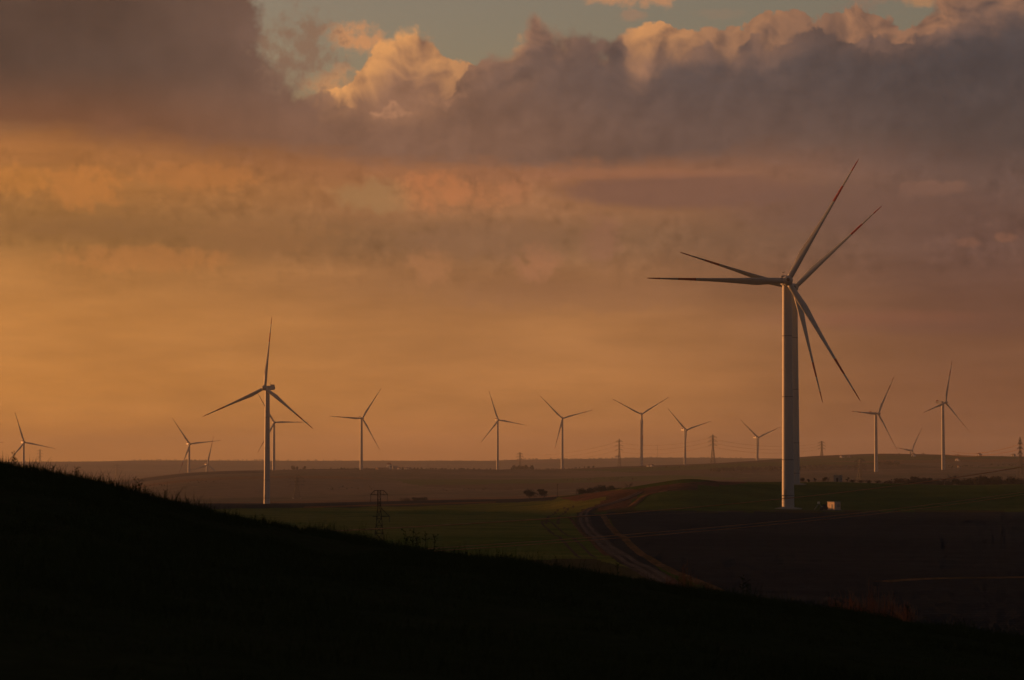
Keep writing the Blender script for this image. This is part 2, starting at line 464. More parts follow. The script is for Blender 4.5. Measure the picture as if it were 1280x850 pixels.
CREST_R = 55.0
crest_px = [(-300, 545), (-60, 574), (0, 586), (60, 594), (100, 603), (150, 615), (200, 629), (300, 652), (400, 670), (500, 685), (600, 697), (700, 711), (800, 724),
            (900, 740), (1000, 757), (1100, 771), (1200, 785), (1280, 797), (1600, 838)]
def curve(pts, sx):
    p = np.array(pts, float)
    return sum(w * np.interp(sx + o, p[:, 0], p[:, 1]) for o, w in ((-30, .06), (-20, .14), (-10, .19), (0, .22), (10, .19), (20, .14), (30, .06)))
# rows: radius, [(sx, photo y of the ground there)] -- a survey of the ground along sight lines
ROWS = [
    (300, [(-300, 770), (0, 780), (1600, 782)]),
    (420, [(-300, 690), (0, 722), (1600, 722)]),
    (600, [(-300, 640), (0, 678), (1600, 679)]),
    (780, [(-300, 622), (0, 656), (700, 655), (1600, 656)]),
    (950, [(-300, 610), (0, 641), (600, 643), (700, 643), (740, 640), (800, 634), (860, 632), (930, 636), (1000, 638), (1600, 640)]),
    (1080, [(-300, 604), (0, 633), (600, 635), (680, 632), (740, 617), (800, 607), (865, 597), (920, 605), (985, 611), (1100, 613), (1600, 616)]),
    (1180, [(-300, 602), (0, 630), (500, 633), (620, 630), (700, 622), (800, 609), (865, 602), (940, 602), (1000, 602), (1060, 602), (1200, 607), (1600, 607)]),
    (1320, [(-300, 600), (0, 626), (330, 629), (500, 627), (600, 625), (700, 622), (800, 612), (900, 606), (1000, 605), (1100, 604), (1200, 606), (1600, 606)]),
    (1550, [(-300, 606), (0, 632), (330, 631), (500, 630), (700, 628), (900, 616), (1100, 610), (1600, 608)]),
    (1902, [(-300, 612), (0, 632), (330, 630), (500, 634), (700, 632), (1100, 615), (1600, 612)]),
    (2400, [(0, 628), (330, 622), (700, 618), (1000, 610), (1600, 606)]),
    (3100, [(0, 618), (130, 612), (240, 598), (330, 596), (500, 598), (700, 598), (900, 594), (1000, 592), (1100, 591), (1180, 590), (1600, 590)]),
    (3800, [(-300, 614), (0, 614), (100, 610), (130, 604), (180, 597), (240, 590), (300, 588), (400, 587), (480, 586), (560, 587), (640, 587), (700, 587), (760, 584), (850, 581),
            (900, 579), (950, 577), (1000, 576), (1600, 576)]),
    (4300, [(-300, 610), (0, 612), (240, 593), (400, 588), (700, 588), (850, 582), (900, 579.5), (930, 577), (1000, 571.5), (1050, 568.5), (1094, 566.5), (1180, 567.5), (1280, 570.5), (1600, 574)]),
    (5200, [(-300, 606), (0, 606), (240, 596), (400, 590), (700, 590), (900, 586), (1000, 580), (1100, 576), (1600, 580)]),
    (6500, [(-300, 592), (0, 592), (400, 589), (900, 584), (1600, 584)]),
    (8000, [(-300, 577), (0, 577.5), (140, 577), (155, 575.5), (400, 576), (620, 576), (640, 574.5), (760, 573), (800, 572), (930, 573), (1280, 575), (1600, 577)]),
    (10000, [(-300, 580), (1600, 580)]),
    (13000, [(-300, 581), (1600, 581)]),
]
ROW_R = np.array([0.01, 14.0, 34.0, CREST_R, 75.0, 130.0] + [r for r, _ in ROWS])

def pchip(xk, Yk, xq):
    """Yk (n, cols); xq (m,) -> (m, cols)"""
    h = np.diff(xk)[:, None]; d = np.diff(Yk, axis=0) / h
    mS = np.zeros_like(Yk)
    ok = d[:-1] * d[1:] > 0
    w1 = 2 * h[1:] + h[:-1]; w2 = h[1:] + 2 * h[:-1]
    with np.errstate(divide='ignore', invalid='ignore'):
        hm = (w1 + w2) / (w1 / d[:-1] + w2 / d[1:])
    mS[1:-1] = np.where(ok, hm, 0); mS[0] = d[0]; mS[-1] = d[-1]
    i = np.clip(np.searchsorted(xk, xq, 'right') - 1, 0, len(xk) - 2)
    t = ((xq - xk[i]) / (xk[i + 1] - xk[i]))[:, None]; hh = h[i]
    return ((1 + 2 * t) * (1 - t) ** 2 * Yk[i] + t * (1 - t) ** 2 * hh * mS[i] + t * t * (3 - 2 * t) * Yk[i + 1] + t * t * (t - 1) * hh * mS[i + 1])

def terrain(az, r):
    """heights on the grid r x az (1-d arrays) -> (len r, len az)"""
    sx = 640 + FPX * np.tan(np.clip(az, -0.3, 0.3))
    inv = np.clip((np.abs(az) - 0.22) / 0.25, 0, 1)
    plane = -2.2 - 0.166 * CREST_R * np.sin(az) + 0.6 * (1 - np.cos(az))
    zc = -(curve(crest_px, sx) - HORIZON_Y) / FPX * CREST_R
    zc = zc * (1 - inv) + plane * inv
    rows = [np.full_like(az, -1.62), -1.62 + (zc + 1.62) * 0.14, -1.62 + (zc + 1.62) * 0.50, zc]
    z300 = -(curve(ROWS[0][1], sx) - HORIZON_Y) / FPX * 300
    behind = 0.6 * inv
    rows.append(zc - 1.15 - 0.5 * (1 - inv) + behind)
    rows.append(zc * 0.35 * (1 - inv) + plane * 0.9 * inv + (z300 * 0.62) * (1 - inv) + z300 * 0.1 * inv)
    for r_, pts in ROWS:
        rows.append(-(curve(pts, sx) - HORIZON_Y) / FPX * r_)
    Z = pchip(np.log(ROW_R + 4.0), np.array(rows), np.log(r + 4.0))
    A, R = np.meshgrid(az, r); XX = R * np.sin(A); YY = R * np.cos(A)
    amp = np.interp(R, [0, 20, 60, 300, 1500, 4000, 8000, 13000], [0.0, 0.10, 0.16, 0.5, 1.2, 2.2, 5.0, 5.0])
    wav = np.interp(R, [0, 60, 300, 1500, 4000, 8000], [3.0, 6.0, 50.0, 160.0, 300.0, 500.0])
    q = np.zeros_like(Z)
    for lo, hi, wl, a in ((0, 120, 5.0, 0.16), (120, 2000, 70.0, 0.9), (1200, 14000, 260.0, 2.6)):
        wgt = np.clip((R - lo) / (0.3 * lo + 12), 0, 1) * np.clip((hi * 1.3 - R) / (0.3 * hi), 0, 1)
        q += wgt * a * fbm(XX / wl, YY / wl, int(wl), 4)
    # a long rise added out of view on the left to keep the low sun off the near plain
    tt = np.clip(((XX + 250) * -170 + (YY - 430) * 740) / (170.0 ** 2 + 740.0 ** 2), 0, 1)
    dd = np.hypot(XX + 250 + 170 * tt, YY - 430 - 740 * tt)
    q += 40.0 * np.exp(-(dd / 75.0) ** 2) * np.clip((-0.235 - A) / 0.1, 0, 1)
    return Z + q, XX, YY

AZ_IN = np.arctan((np.arange(-90, 1371, 1.4) - 640) / FPX)
AZ = np.concatenate([np.linspace(-math.pi, AZ_IN[0] - 0.02, 70), AZ_IN, np.linspace(AZ_IN[-1] + 0.02, math.pi, 70)])
_pl = 19.5 * FPX / np.arange(640, 56.0, -1.15)            # about one photo pixel apart on the plain
RR = np.concatenate([np.linspace(0.3, 12, 10), np.linspace(12.6, 62, 84), np.geomspace(64, 90, 10), _pl[(_pl > 92) & (_pl < 1040)],
                     np.geomspace(1045, 1420, 80), np.geomspace(1430, 4500, 120), np.geomspace(4560, 13000, 60)])
GZ, GX, GY = terrain(AZ, RR)

def ground_z(x, y):
    r = math.hypot(x, y); a = math.atan2(x, y)
    i = min(max(np.searchsorted(RR, r) - 1, 0), len(RR) - 2); j = min(max(np.searchsorted(AZ, a) - 1, 0), len(AZ) - 2)
    t = (r - RR[i]) / (RR[i + 1] - RR[i]); u = (a - AZ[j]) / (AZ[j + 1] - AZ[j])
    t = min(max(t, 0), 1); u = min(max(u, 0), 1)
    return float((GZ[i, j] * (1 - u) + GZ[i, j + 1] * u) * (1 - t) + (GZ[i + 1, j] * (1 - u) + GZ[i + 1, j + 1] * u) * t)

def on_ground(x, y, Y):
    p = at(x, y, Y); p.z = ground_z(p.x, p.y); return p

# land use of each grid face
fc = lambda A: (A[:-1, :-1] + A[1:, :-1] + A[:-1, 1:] + A[1:, 1:]) / 4
FX, FY, FZ = fc(GX), fc(GY), fc(GZ); FR = np.hypot(FX, FY)
with np.errstate(divide='ignore', invalid='ignore'):
    SXp = np.where(FY > 1, 640 + FPX * FX / np.maximum(FY, 1), np.where(FX < 0, -9999, 9999))
    SYp = HORIZON_Y - FPX * FZ / np.maximum(FY, 1)
jx = SXp + 7.0 * fbm(SXp / 26.0, SYp / 7.0, 77, 4); jy = SYp + 1.6 * fbm(SXp / 34.0, SYp / 9.0, 78, 4)
def inside(poly, x, y):
    r = np.zeros(x.shape, bool); n = len(poly)
    for i in range(n):
        x0, y0 = poly[i]; x1, y1 = poly[(i + 1) % n]
        c = ((y0 > y) != (y1 > y)) & (x < (x1 - x0) * (y - y0) / (y1 - y0 + 1e-12) + x0)
        r ^= c
    return r
def near_line(pts, w, x, y):
    """w: half width per point"""
    best = np.full(x.shape, 1e9)
    for (x0, y0, w0), (x1, y1, w1) in zip([(a, b, c) for (a, b), c in zip(pts, w)][:-1], [(a, b, c) for (a, b), c in zip(pts, w)][1:]):
        dx_, dy_ = x1 - x0, y1 - y0
        t = np.clip(((x - x0) * dx_ + (y - y0) * dy_) / (dx_ * dx_ + dy_ * dy_), 0, 1)
        best = np.minimum(best, np.hypot(x - x0 - t * dx_, y - y0 - t * dy_) - (w0 + (w1 - w0) * t))
    return best < 0
def plan(pts):
    """photo points on the plain -> plan positions"""
    o = []
    for x, y in pts:
        lo, hi = 250.0, 1150.0
        for _ in range(40):
            md = (lo + hi) / 2; p = at(x, y, md)
            if ground_z(p.x, p.y) < p.z: lo = md
            else: hi = md
        p = at(x, y, lo); o.append((p.x, p.y))
    return o
HILL, PLOUGH, CROP, CROP2, MEADOW, EARTH, DRY, ROAD, STUB, FAR = range(10)
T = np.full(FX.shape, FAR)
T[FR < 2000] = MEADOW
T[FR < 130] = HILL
mid_ = (FR >= 130) & (FR < 2000)
vis = (FR >= 240) & (FR < 1500) & (FY > 0)
# parcels of farmland on the far slopes
wx = FX + 60 * fbm(FX / 300, FY / 300, 51, 2); wy = FY + 90 * fbm(FX / 300, FY / 300, 52, 2)
ca, cb = np.floor((wx * 0.94 + wy * 0.34) / 430).astype(np.int64), np.floor((wy * 0.94 - wx * 0.34) / 240).astype(np.int64)
hsh = (((ca * 73856093) ^ (cb * 19349663)) & 0xffff) * 40503 % 65536 / 65536.0
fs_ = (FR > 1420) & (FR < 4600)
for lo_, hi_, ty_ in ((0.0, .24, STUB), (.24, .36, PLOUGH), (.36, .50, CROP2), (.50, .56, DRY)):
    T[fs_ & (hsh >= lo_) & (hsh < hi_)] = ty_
# left green fields
T[vis & inside([(-400, 640), (330, 633), (430, 634), (520, 633), (640, 628), (690, 622), (740, 619), (775, 608), (800, 606), (760, 620), (742, 632), (722, 642), (720, 656), (745, 684), (800, 720), (900, 790), (-400, 900)], jx, jy)] = CROP
T[vis & inside([(600, 701), (690, 699), (745, 697), (800, 716), (900, 790), (300, 790), (500, 706)], jx, jy)] = MEADOW
T[mid_ & inside([(-300, 640), (-300, 622), (430, 624), (620, 622), (700, 620), (690, 626), (600, 629.5), (430, 634)], jx, jy) & (FR > 1000)] = PLOUGH
T[mid_ & (SXp < 620) & inside([(380, 633), (460, 630.6), (640, 626), (640, 627.6), (460, 632.4), (380, 635)], SXp, SYp)] = DRY
# fields right of the road
T[vis & inside([(757, 639.5), (769, 661), (785, 674), (803, 691), (819, 700), (842, 713), (870, 725), (945, 756), (1060, 800), (1500, 900), (1700, 639.5)], SXp + 0.5 * (jx - SXp), jy)] = PLOUGH
T[vis & inside([(735, 642), (757, 639.5), (769, 661), (785, 674), (803, 691), (819, 700), (842, 713), (870, 725), (945, 756), (1060, 800), (900, 770), (823, 724), (774, 696), (740, 667), (732, 652)], SXp, SYp)] = CROP2
T[vis & inside([(735, 642), (760, 642), (762, 655), (790, 683), (830, 716), (815, 716), (774, 692), (742, 664)], SXp, SYp)] = PLOUGH
T[vis & (jx > 790) & (jy < 639.5)] = CROP2
T[vis & (jx > 700) & (FR > 1180) & (FR < 1500)] = CROP2
T[vis & inside([(870, 590), (800, 604), (775, 612), (790, 616), (850, 606), (905, 600), (935, 602), (900, 590)], SXp, jy) & (FR < 1180)] = CROP2
# bare banks of the cutting
T[vis & inside([(700, 622), (735, 616), (775, 612), (800, 611), (860, 603), (930, 601), (935, 604), (850, 611), (800, 617), (792, 624), (785, 634), (748, 637), (742, 630), (765, 622), (745, 623), (720, 627)], jx, jy) & (FR < 1250)] = EARTH
T[vis & (jx > 745) & (np.abs(jy - 639.2) < 0.9) & (fbm(SXp / 40, SYp / 30, 39, 3) > -0.1)] = MEADOW
# dirt road (laid as its own strip below)
road_px = [(880, 752), (845, 734), (823, 722), (798, 708), (774, 694), (754, 680), (738, 665), (730, 651), (731, 641), (745, 634), (768, 628), (788, 621), (800, 615)]
road_pl = plan(road_px)
# wheel tracks through the crop
def track(px, half, gap):
    pl_ = plan(px)
    return near_line(pl_, [half + gap] * len(pl_), FX, FY) & ~near_line(pl_, [gap] * len(pl_), FX, FY)
tk = track([(715, 632), (702, 638), (692, 645), (690, 655)], 0.9, 1.5) | track([(682, 652), (700, 668), (722, 686), (735, 697)], 0.8, 1.3)
T[mid_ & tk & (T == CROP)] = STUB

mats = [M[k] for k in ('hill', 'plough', 'crop', 'crop2', 'meadow', 'earth', 'dry', 'road', 'stubble', 'far')]
names = ['grassy_hillside', 'ploughed_field', 'crop_field', 'wheat_field', 'grassland', 'earth_bank', 'dry_grass_verge', 'dirt_road', 'stubble_field', 'far_hills']
nr, nc = GZ.shape
VERT = np.stack([GX, GY, GZ], -1).reshape(-1, 3)
ii, jj = np.meshgrid(np.arange(nr - 1), np.arange(nc - 1), indexing='ij')
QUAD = np.stack([ii * nc + jj, ii * nc + jj + 1, (ii + 1) * nc + jj + 1, (ii + 1) * nc + jj], -1).reshape(-1, 4)[:, ::-1]
Tf = T.ravel()
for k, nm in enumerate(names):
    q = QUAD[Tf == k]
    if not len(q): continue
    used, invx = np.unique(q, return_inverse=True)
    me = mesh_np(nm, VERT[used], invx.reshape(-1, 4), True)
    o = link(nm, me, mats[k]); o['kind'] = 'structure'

def strip(name, px, width, mat, lift=0.10, crown=0.0, seed=3):
    """a ribbon laid on the ground along surveyed points, with uneven edges"""
    pl_ = [Vector((a, b, 0)) for a, b in plan(px)]
    pts = []
    for i in range(len(pl_) - 1):
        p0, p1, p2, p3 = pl_[max(i - 1, 0)], pl_[i], pl_[i + 1], pl_[min(i + 2, len(pl_) - 1)]
        m = max(3, int((p2 - p1).length / 2.5))
        for k in range(m):
            t = k / m
            pts.append(0.5 * ((2 * p1) + (p2 - p0) * t + (2 * p0 - 5 * p1 + 4 * p2 - p3) * t * t + (3 * p1 - p0 - 3 * p2 + p3) * t ** 3))
    pts.append(pl_[-1])
    r = random.Random(seed); vs, fs = [], []; cols = (-1.0, -.72, -.3, 0, .3, .72, 1.0); nn = len(cols)
    for i, c in enumerate(pts):
        d = (pts[min(i + 1, len(pts) - 1)] - pts[max(i - 1, 0)]).normalized(); n = Vector((d.y, -d.x, 0))
        for k in cols:
            w = width / 2 * (1 + (r.uniform(-.14, .14) if abs(k) == 1 else 0)); q = c + n * (k * w)
            z = ground_z(q.x, q.y) + lift + (crown if abs(k) < .1 else -crown if abs(abs(k) - .72) < .1 or abs(k) == .3 else 0)
            vs.append((q.x, q.y, z - (0.25 if abs(k) == 1 else 0)))
    for i in range(len(pts) - 1):
        for k in range(nn - 1): fs.append((i * nn + k, (i + 1) * nn + k, (i + 1) * nn + k + 1, i * nn + k + 1))
    o = link(name, mesh_from(name, vs, fs, True), mat); o['kind'] = 'structure'; return o
strip('dirt_road', road_px, 5.6, M['road'], 0.14, 0.05)
strip('track', [(1095, 638.4), (1040, 638.2), (1000, 638.0), (955, 638.6), (880, 640.5), (800, 643.5), (745, 646)], 3.0, M['road'], 0.10)
strip('dry_grass_verge', [(753, 644), (766, 661), (782, 674), (800, 691), (815, 700), (838, 713), (865, 724), (900, 740)], 2.4, M['dry'], 0.16, 0.05, 5)
strip('dry_grass_verge', [(712, 647), (720, 657), (731, 669), (745, 682), (760, 695)], 1.4, M['earth'], 0.14, 0.03, 6)
strip('dry_grass_verge', [(1100, 727.5), (1130, 725.2), (1165, 723.4), (1210, 722.6), (1300, 722)], 3.4, M['dry'], 0.14, 0.05, 8)
strip('dry_grass_verge', [(788, 634), (797, 627), (808, 619), (832, 613.5), (870, 608.5)], 3.4, M['dry'], 0.2, 0.05, 9)

for k_, off in enumerate((-1.15, 1.15)):
    pl2 = []
    for (x_, y_) in road_px: pl2.append((x_ + off * FPX / (19.5 * FPX / (y_ - HORIZON_Y + 1e-6)) * 0.9, y_))
    strip('wheel_rut', pl2, 1.3, M['rut'], 0.24, 0.0, 20 + k_)
# ------------------------------------------------------------------ wind turbines
M['paint'] = m_plain('white_turbine_paint', (0.36, 0.36, 0.36), 0.45, 0.06, 0.12, 0.5)
M['seam'] = m_plain('grey_joint_paint', (0.16, 0.16, 0.16), 0.6, 0.1)
M['red'] = m_plain('red_warning_paint', (0.36, 0.03, 0.018), 0.45, 0.1)
M['dark'] = m_plain('dark_gap', (0.03, 0.03, 0.03), 0.7, 0.1)
M['steel'] = m_plain('galvanised_steel', (0.055, 0.053, 0.05), 0.55, 0.15, 2.0, 0.5)
M['steel_dark'] = m_plain('tarred_steel', (0.022, 0.020, 0.019), 0.6, 0.15, 2.0, 0.3)
M['wire'] = m_plain('sun_tinted_wire', (0.38, 0.21, 0.12), 0.7, 0.05, 1.0, 0.0)  # orange of the low sun on the wires is put into their colour
M['concrete'] = m_plain('grey_concrete', (0.30, 0.29, 0.27), 0.85, 0.15)
BLADE_L = 54.0
def blade_ring(t):
    """one cross-section of the blade at span fraction t: leading edge towards +x, upwind towards -y"""
    ch = float(np.interp(t, [0, .03, .10, .20, .30, .5, .7, .85, .95, .99, 1.0], [2.3, 2.3, 2.7, 3.1, 2.5, 1.6, 1.1, 0.78, 0.56, 0.38, 0.15]))
    th = float(np.interp(t, [0, .03, .10, .20, .30, .5, .7, .9, 1.0], [2.3, 2.3, 1.8, 1.15, 0.85, 0.52, 0.30, 0.16, 0.04]))
    rd = float(np.clip(1 - (t - 0.02) / 0.16, 0, 1))
    tw = -math.radians(float(np.interp(t, [0, .2, .45, 1], [0, 0, 4, 9])))
    le = ch * (0.5 * rd + 0.32 * (1 - rd))
    n = 16; pts = []
    for i in range(n):
        a = 2 * math.pi * i / n
        u = (1 - math.cos(a)) / 2                       # 0 leading edge .. 1 trailing edge
        w = math.sin(a) * 0.5
        air = w * (1.0 - 0.85 * u) * 1.55               # thin towards the trailing edge
        y = th * (w * rd + air * (1 - rd)); x = le - ch * u
        x, y = x * math.cos(tw) - y * math.sin(tw), x * math.sin(tw) + y * math.cos(tw)
        pts.append((x, y - 0.5 * t ** 2.2, 1.6 + BLADE_L * t))
    return pts
def blade_piece(ts, cap0, cap1, name):
    mb = MB(); rings = [blade_ring(t) for t in ts]; n = len(rings[0])
    vs = [p for r in rings for p in r]; fs = []
    for k in range(len(rings) - 1):
        for i in range(n):
            j = (i + 1) % n; fs.append((k * n + i, k * n + j, (k + 1) * n + j, (k + 1) * n + i))
    if cap0: fs.append(tuple(range(n - 1, -1, -1)))
    if cap1: fs.append(tuple(range((len(rings) - 1) * n, len(rings) * n)))
    mb.add(vs, fs); me = mb.mesh(name, True); return me
b1 = blade_piece(np.concatenate([np.linspace(0, .3, 14), np.linspace(.34, .64, 9)]), True, False, 'blade_inner')
b2 = blade_piece(np.linspace(.77, .90, 5), False, False, 'blade_outer')
bm = bmesh.new(); bm.from_mesh(b1); bm.from_mesh(b2); BLADE = bpy.data.meshes.new('blade'); bm.to_mesh(BLADE); bm.free()
for f in BLADE.polygons: f.use_smooth = True
BAND = blade_piece(np.linspace(.64, .77, 5), False, False, 'red_band'); TIP = blade_piece(np.linspace(.90, 1.0, 6), False, True, 'red_tip')
for me, k in ((BLADE, 'paint'), (BAND, 'red'), (TIP, 'red')): me.materials.append(M[k])
# hub with spinner nose, axis along -y
mb = MB(); mb.lathe([(1.55, 1.5), (1.95, 0.9), (2.05, -0.6), (1.9, -1.7), (1.45, -2.5), (0.75, -3.05), (0.72, -3.0)], 24, 'y'); HUB = mb.mesh('hub'); smooth_by_angle(HUB, 35); HUB.materials.append(M['paint'])
mb = MB(); mb.lathe([(0.7, -3.06), (0.66, -3.12), (0.3, -3.16)], 16, 'y'); NOSE = mb.mesh('nose_cap', True); NOSE.materials.append(M['dark'])
# nacelle: rounded housing behind the rotor
def housing():
    bm = bmesh.new(); bmesh.ops.create_cube(bm, size=1.0)
    for v in bm.verts:
        v.co.x *= 3.7; v.co.y = v.co.y * 11.0 + 5.2; v.co.z = v.co.z * 3.7 + 0.1
        if v.co.y > 5 and v.co.z < 0: v.co.z += 0.8
        if v.co.y < 5: v.co.x *= 0.9
    bmesh.ops.bevel(bm, geom=bm.edges[:], offset=0.55, segments=3, affect='EDGES')
    me = bpy.data.meshes.new('nacelle'); bm.to_mesh(me); bm.free(); smooth_by_angle(me, 30); return me
NAC = housing(); NAC.materials.append(M['paint'])
mb = MB(); mb.box((0, 9.2, 2.55), (3.2, 1.3, 1.2)); mb.box((0, 8.45, 2.6), (2.9, 0.1, 0.9)); COOL = mb.mesh('cooler'); COOL.materials.append(M['red'])
COOL2 = COOL.copy(); COOL2.materials.clear(); COOL2.materials.append(M['paint'])
mb = MB(); mb.bar((-0.9, 7.0, 1.9), (-0.9, 7.0, 4.2), 0.06); mb.bar((-1.25, 7.0, 4.2), (-0.55, 7.0, 4.2), 0.05); mb.bar((-1.25, 7, 4.2), (-1.25, 7, 4.6), 0.05); mb.bar((-0.55, 7, 4.2), (-0.55, 7, 4.6), 0.05)
VANE = mb.mesh('wind_vane'); VANE.materials.append(M['steel'])

def turbine(hx, hy, Y, yaw, phase, label, pitch=12.0):
    hub = at(hx, hy, Y); ps = math.radians(yaw) - math.atan2(hub.x, hub.y)
    off = Vector((math.sin(ps), -math.cos(ps), 0)) * 4.6
    bx, by = hub.x - off.x, hub.y - off.y
    gz = ground_z(bx, by)
    H = hub.z - gz
    if H > 98 or H < 80:                                # keep the tower a real size; sink or raise the foot on its own pad
        gz = hub.z - min(max(H, 80), 98); H = hub.z - gz
    root = empty('wind_turbine', (bx, by, gz), ps)
    tag(root, label, 'wind turbine', 'wind turbines of the wind farm')
    zt = H - 1.75
    rad = lambda z: 2.45 - (2.45 - 1.8) * (z / zt)
    prof = [(rad(z), z) for z in np.linspace(-3.0, zt, 16)]
    mb = MB(); mb.lathe([(p[0], p[1]) for p in prof], 40); me = mb.mesh('tower'); smooth_by_angle(me, 40)
    tw = link('tower', me, M['paint'], root)
    for z in (5.2, 19.2, 44.0, 68.0):
        mb = MB(); r = rad(z); mb.lathe([(r + .005, z - .16), (r + .07, z - .13), (r + .07, z + .13), (r + .005, z + .16)], 40)
        link('flange_ring', mb.mesh('flange_ring', True), M['seam'], tw)
    if Y < 2500:
        da = math.radians(-118) - ps                    # door and steps on the sunny side, facing the track
        c, s = math.cos(da), math.sin(da); r = rad(5.5)
        d = MB(); d.box(((r + .0) * c, (r + .0) * s, 6.4), (0.35, 1.1, 2.3), da); d.build('door', M['concrete'], tw)
        d = MB(); d.box(((r + .9) * c, (r + .9) * s, 5.2), (1.8, 1.8, 0.15), da)
        for k in range(9): d.box(((r + 2.0 + k * .55) * c, (r + 2.0 + k * .55) * s, 4.9 - k * .56), (0.5, 1.3, 0.08), da)
        d.build('steps', M['steel'], tw)
        f = MB(); f.lathe([(5.5, -1.2), (5.5, 0.12), (3.2, 0.45), (2.6, 0.45)], 32); f.build('foundation', M['concrete'], root)
    tilt = Matrix.Rotation(math.radians(-5), 4, 'X')
    base = Matrix.Translation((0, 0, H))
    n = link('nacelle', NAC, None, root); n.matrix_local = base
    k = link('cooler', COOL if Y > 2500 else COOL2, None, n); link('wind_vane', VANE, None, n)
    hb = link('hub', HUB, None, root); hm = Matrix.Translation((0, -4.6, H)) @ tilt; hb.matrix_local = hm
    link('nose_cap', NOSE, None, hb)
    for q in range(3):
        beta = math.radians(90 - (phase + 120 * q))
        b = link('blade', BLADE, None, root)
        b.matrix_local = hm @ Matrix.Rotation(beta, 4, 'Y') @ Matrix.Rotation(math.radians(4.5), 4, 'X') @ Matrix.Rotation(math.radians(-pitch), 4, 'Z')
        link('red_band', BAND, None, b); link('red_tip', TIP, None, b)
    return root

turbine(984.5, 351, 948, 4, 59.2, 'nearest and largest white wind turbine, tall tower standing at the ploughed field edge', 28)
turbine(992.5, 360, 1117, 3, 42.5, 'large wind turbine directly behind the nearest one, mostly hidden by its tower', 28)
turbine(331, 485, 1880, -26, 84, 'mid sized wind turbine at left, its tower foot on the dark field edge', 4)
turbine(30.5, 553, 4150, 15, 108, 'far wind turbine at the left edge rising behind the grassy hillside')
turbine(-36, 556, 4150, 10, 4, 'far wind turbine of which one blade tip pokes in at the left frame edge')
turbine(237.5, 555, 4231, 18, 6, 'small far wind turbine left of the mid sized one, one blade nearly level')
turbine(259.5, 581, 4574, 15, 78, 'low far wind turbine sunk behind a ridge with one blade standing up')
turbine(343, 528, 3780, 8, 0, 'far wind turbine just behind the mid sized one, right blade level')
turbine(453, 523, 3740, 18, 57, 'far wind turbine above the dark near pylon, left blade level')
turbine(623, 525, 4380, 18, 109, 'far wind turbine in the middle, fifth tower from the left skyline')
turbine(703, 523, 4180, 4, 15, 'far wind turbine right of centre with blades in a leaning Y shape')
turbine(802, 518, 4100, 2, 32, 'far wind turbine beside a lattice pylon with blades in an upright Y')
turbine(858, 537.5, 4300, 34, 17, 'far wind turbine between two lattice pylons, red nacelle end turned left')
turbine(948, 547, 4600, 36, 22, 'far wind turbine just left of the nearest tower, nacelle turned left')
turbine(1098, 517, 3090, 48, 58, 'far wind turbine on the right hill, first right of the nearest tower')
turbine(1182, 503, 3134, 52, 75, 'far wind turbine furthest right with one blade pointing nearly straight up')
turbine(1140, 563, 4800, 52, 55, 'half hidden wind turbine peeping over the right hill crest')

# ------------------------------------------------------------------ lattice pylons
def lattice(mb, h, w0, w1, zb, legr, brr, panels):
    """square tapering lattice shaft; w(z) widths"""
    zs = [h * (1 - (1 - k / panels) ** 1.25) for k in range(panels + 1)]
    wd = lambda z: w0 + (w1 - w0) * min(1.0, z / zb)
    cor = lambda z: [Vector((sx_ * wd(z) / 2, sy_ * wd(z) / 2, z)) for sx_, sy_ in ((-1, -1), (1, -1), (1, 1), (-1, 1))]
    for a, b in zip(zs[:-1], zs[1:]):
        A, B = cor(a), cor(b)
        for i in range(4):
            j = (i + 1) % 4
            mb.bar(A[i], B[i], legr, n=4); mb.bar(A[i], B[j], brr, n=3); mb.bar(A[j], B[i], brr, n=3); mb.bar(B[i], B[j], brr, n=3)
def crossarm(root, z, half, w, r, drop=1.4, name='crossarm'):
    a = MB()
    for s in (-1, 1):
        tip = Vector((s * half, 0, z))
        for yy in (-w / 2, w / 2):
            a.bar((s * w / 2, yy, z), tip, r, n=4); a.bar((s * w / 2, yy, z + 1.5 * w), tip, r * .8, n=4)
        for k in (0.35, 0.65):
            a.bar((s * (w / 2 + (half - w / 2) * k), -w / 2 * (1 - k), z), (s * (w / 2 + (half - w / 2) * k), 0, z + 1.5 * w * (1 - k)), r * .6, n=3)
    a.bar((-w / 2, -w / 2, z), (w / 2, -w / 2, z), r, n=4); a.bar((-w / 2, w / 2, z), (w / 2, w / 2, z), r, n=4)
    o = a.build(name, M['steel'], root)
    for s in (-1, 1):
        i = MB(); i.bar((s * half, 0, z), (s * half, 0, z - drop), r * .9, n=6); i.build('insulator', M['dark'], o)
def pylon(px, ytop, Y, h, rz, arms, w0, w1, zb, k, label, group='high voltage pylons far off', panels=9, peak=True):
    p = at(px, ytop, Y); g = ground_z(p.x, p.y)
    g = min(max(g, p.z - h * 1.15), p.z - h * 0.85); h = p.z - g
    root = empty('lattice_pylon', (p.x, p.y, g), rz); tag(root, label, 'pylon', group)
    mb = MB(); zt = h * (0.94 if peak else 1.0); lattice(mb, zt, w0, w1, zt * zb, 0.16 * k, 0.08 * k, panels)
    if peak:
        for sx_, sy_ in ((-1, -1), (1, -1), (1, 1), (-1, 1)): mb.bar((sx_ * w1 / 2, sy_ * w1 / 2, zt), (0, 0, h), 0.13 * k, n=4)
    mb.build('lattice_shaft', M['steel'], root)
    for f, half in arms: crossarm(root, h * f, half, w1, 0.12 * k)
    for sx_, sy_ in ((-1, -1), (1, -1), (1, 1), (-1, 1)):
        f = MB(); f.box((sx_ * w0 / 2, sy_ * w0 / 2, 0.1), (1.0, 1.0, 1.4)); f.build('footing', M['concrete'], root)
    return root, h
FARM = [(.62, 7.2), (.76, 7.8), (.90, 6.6)]
P = {}
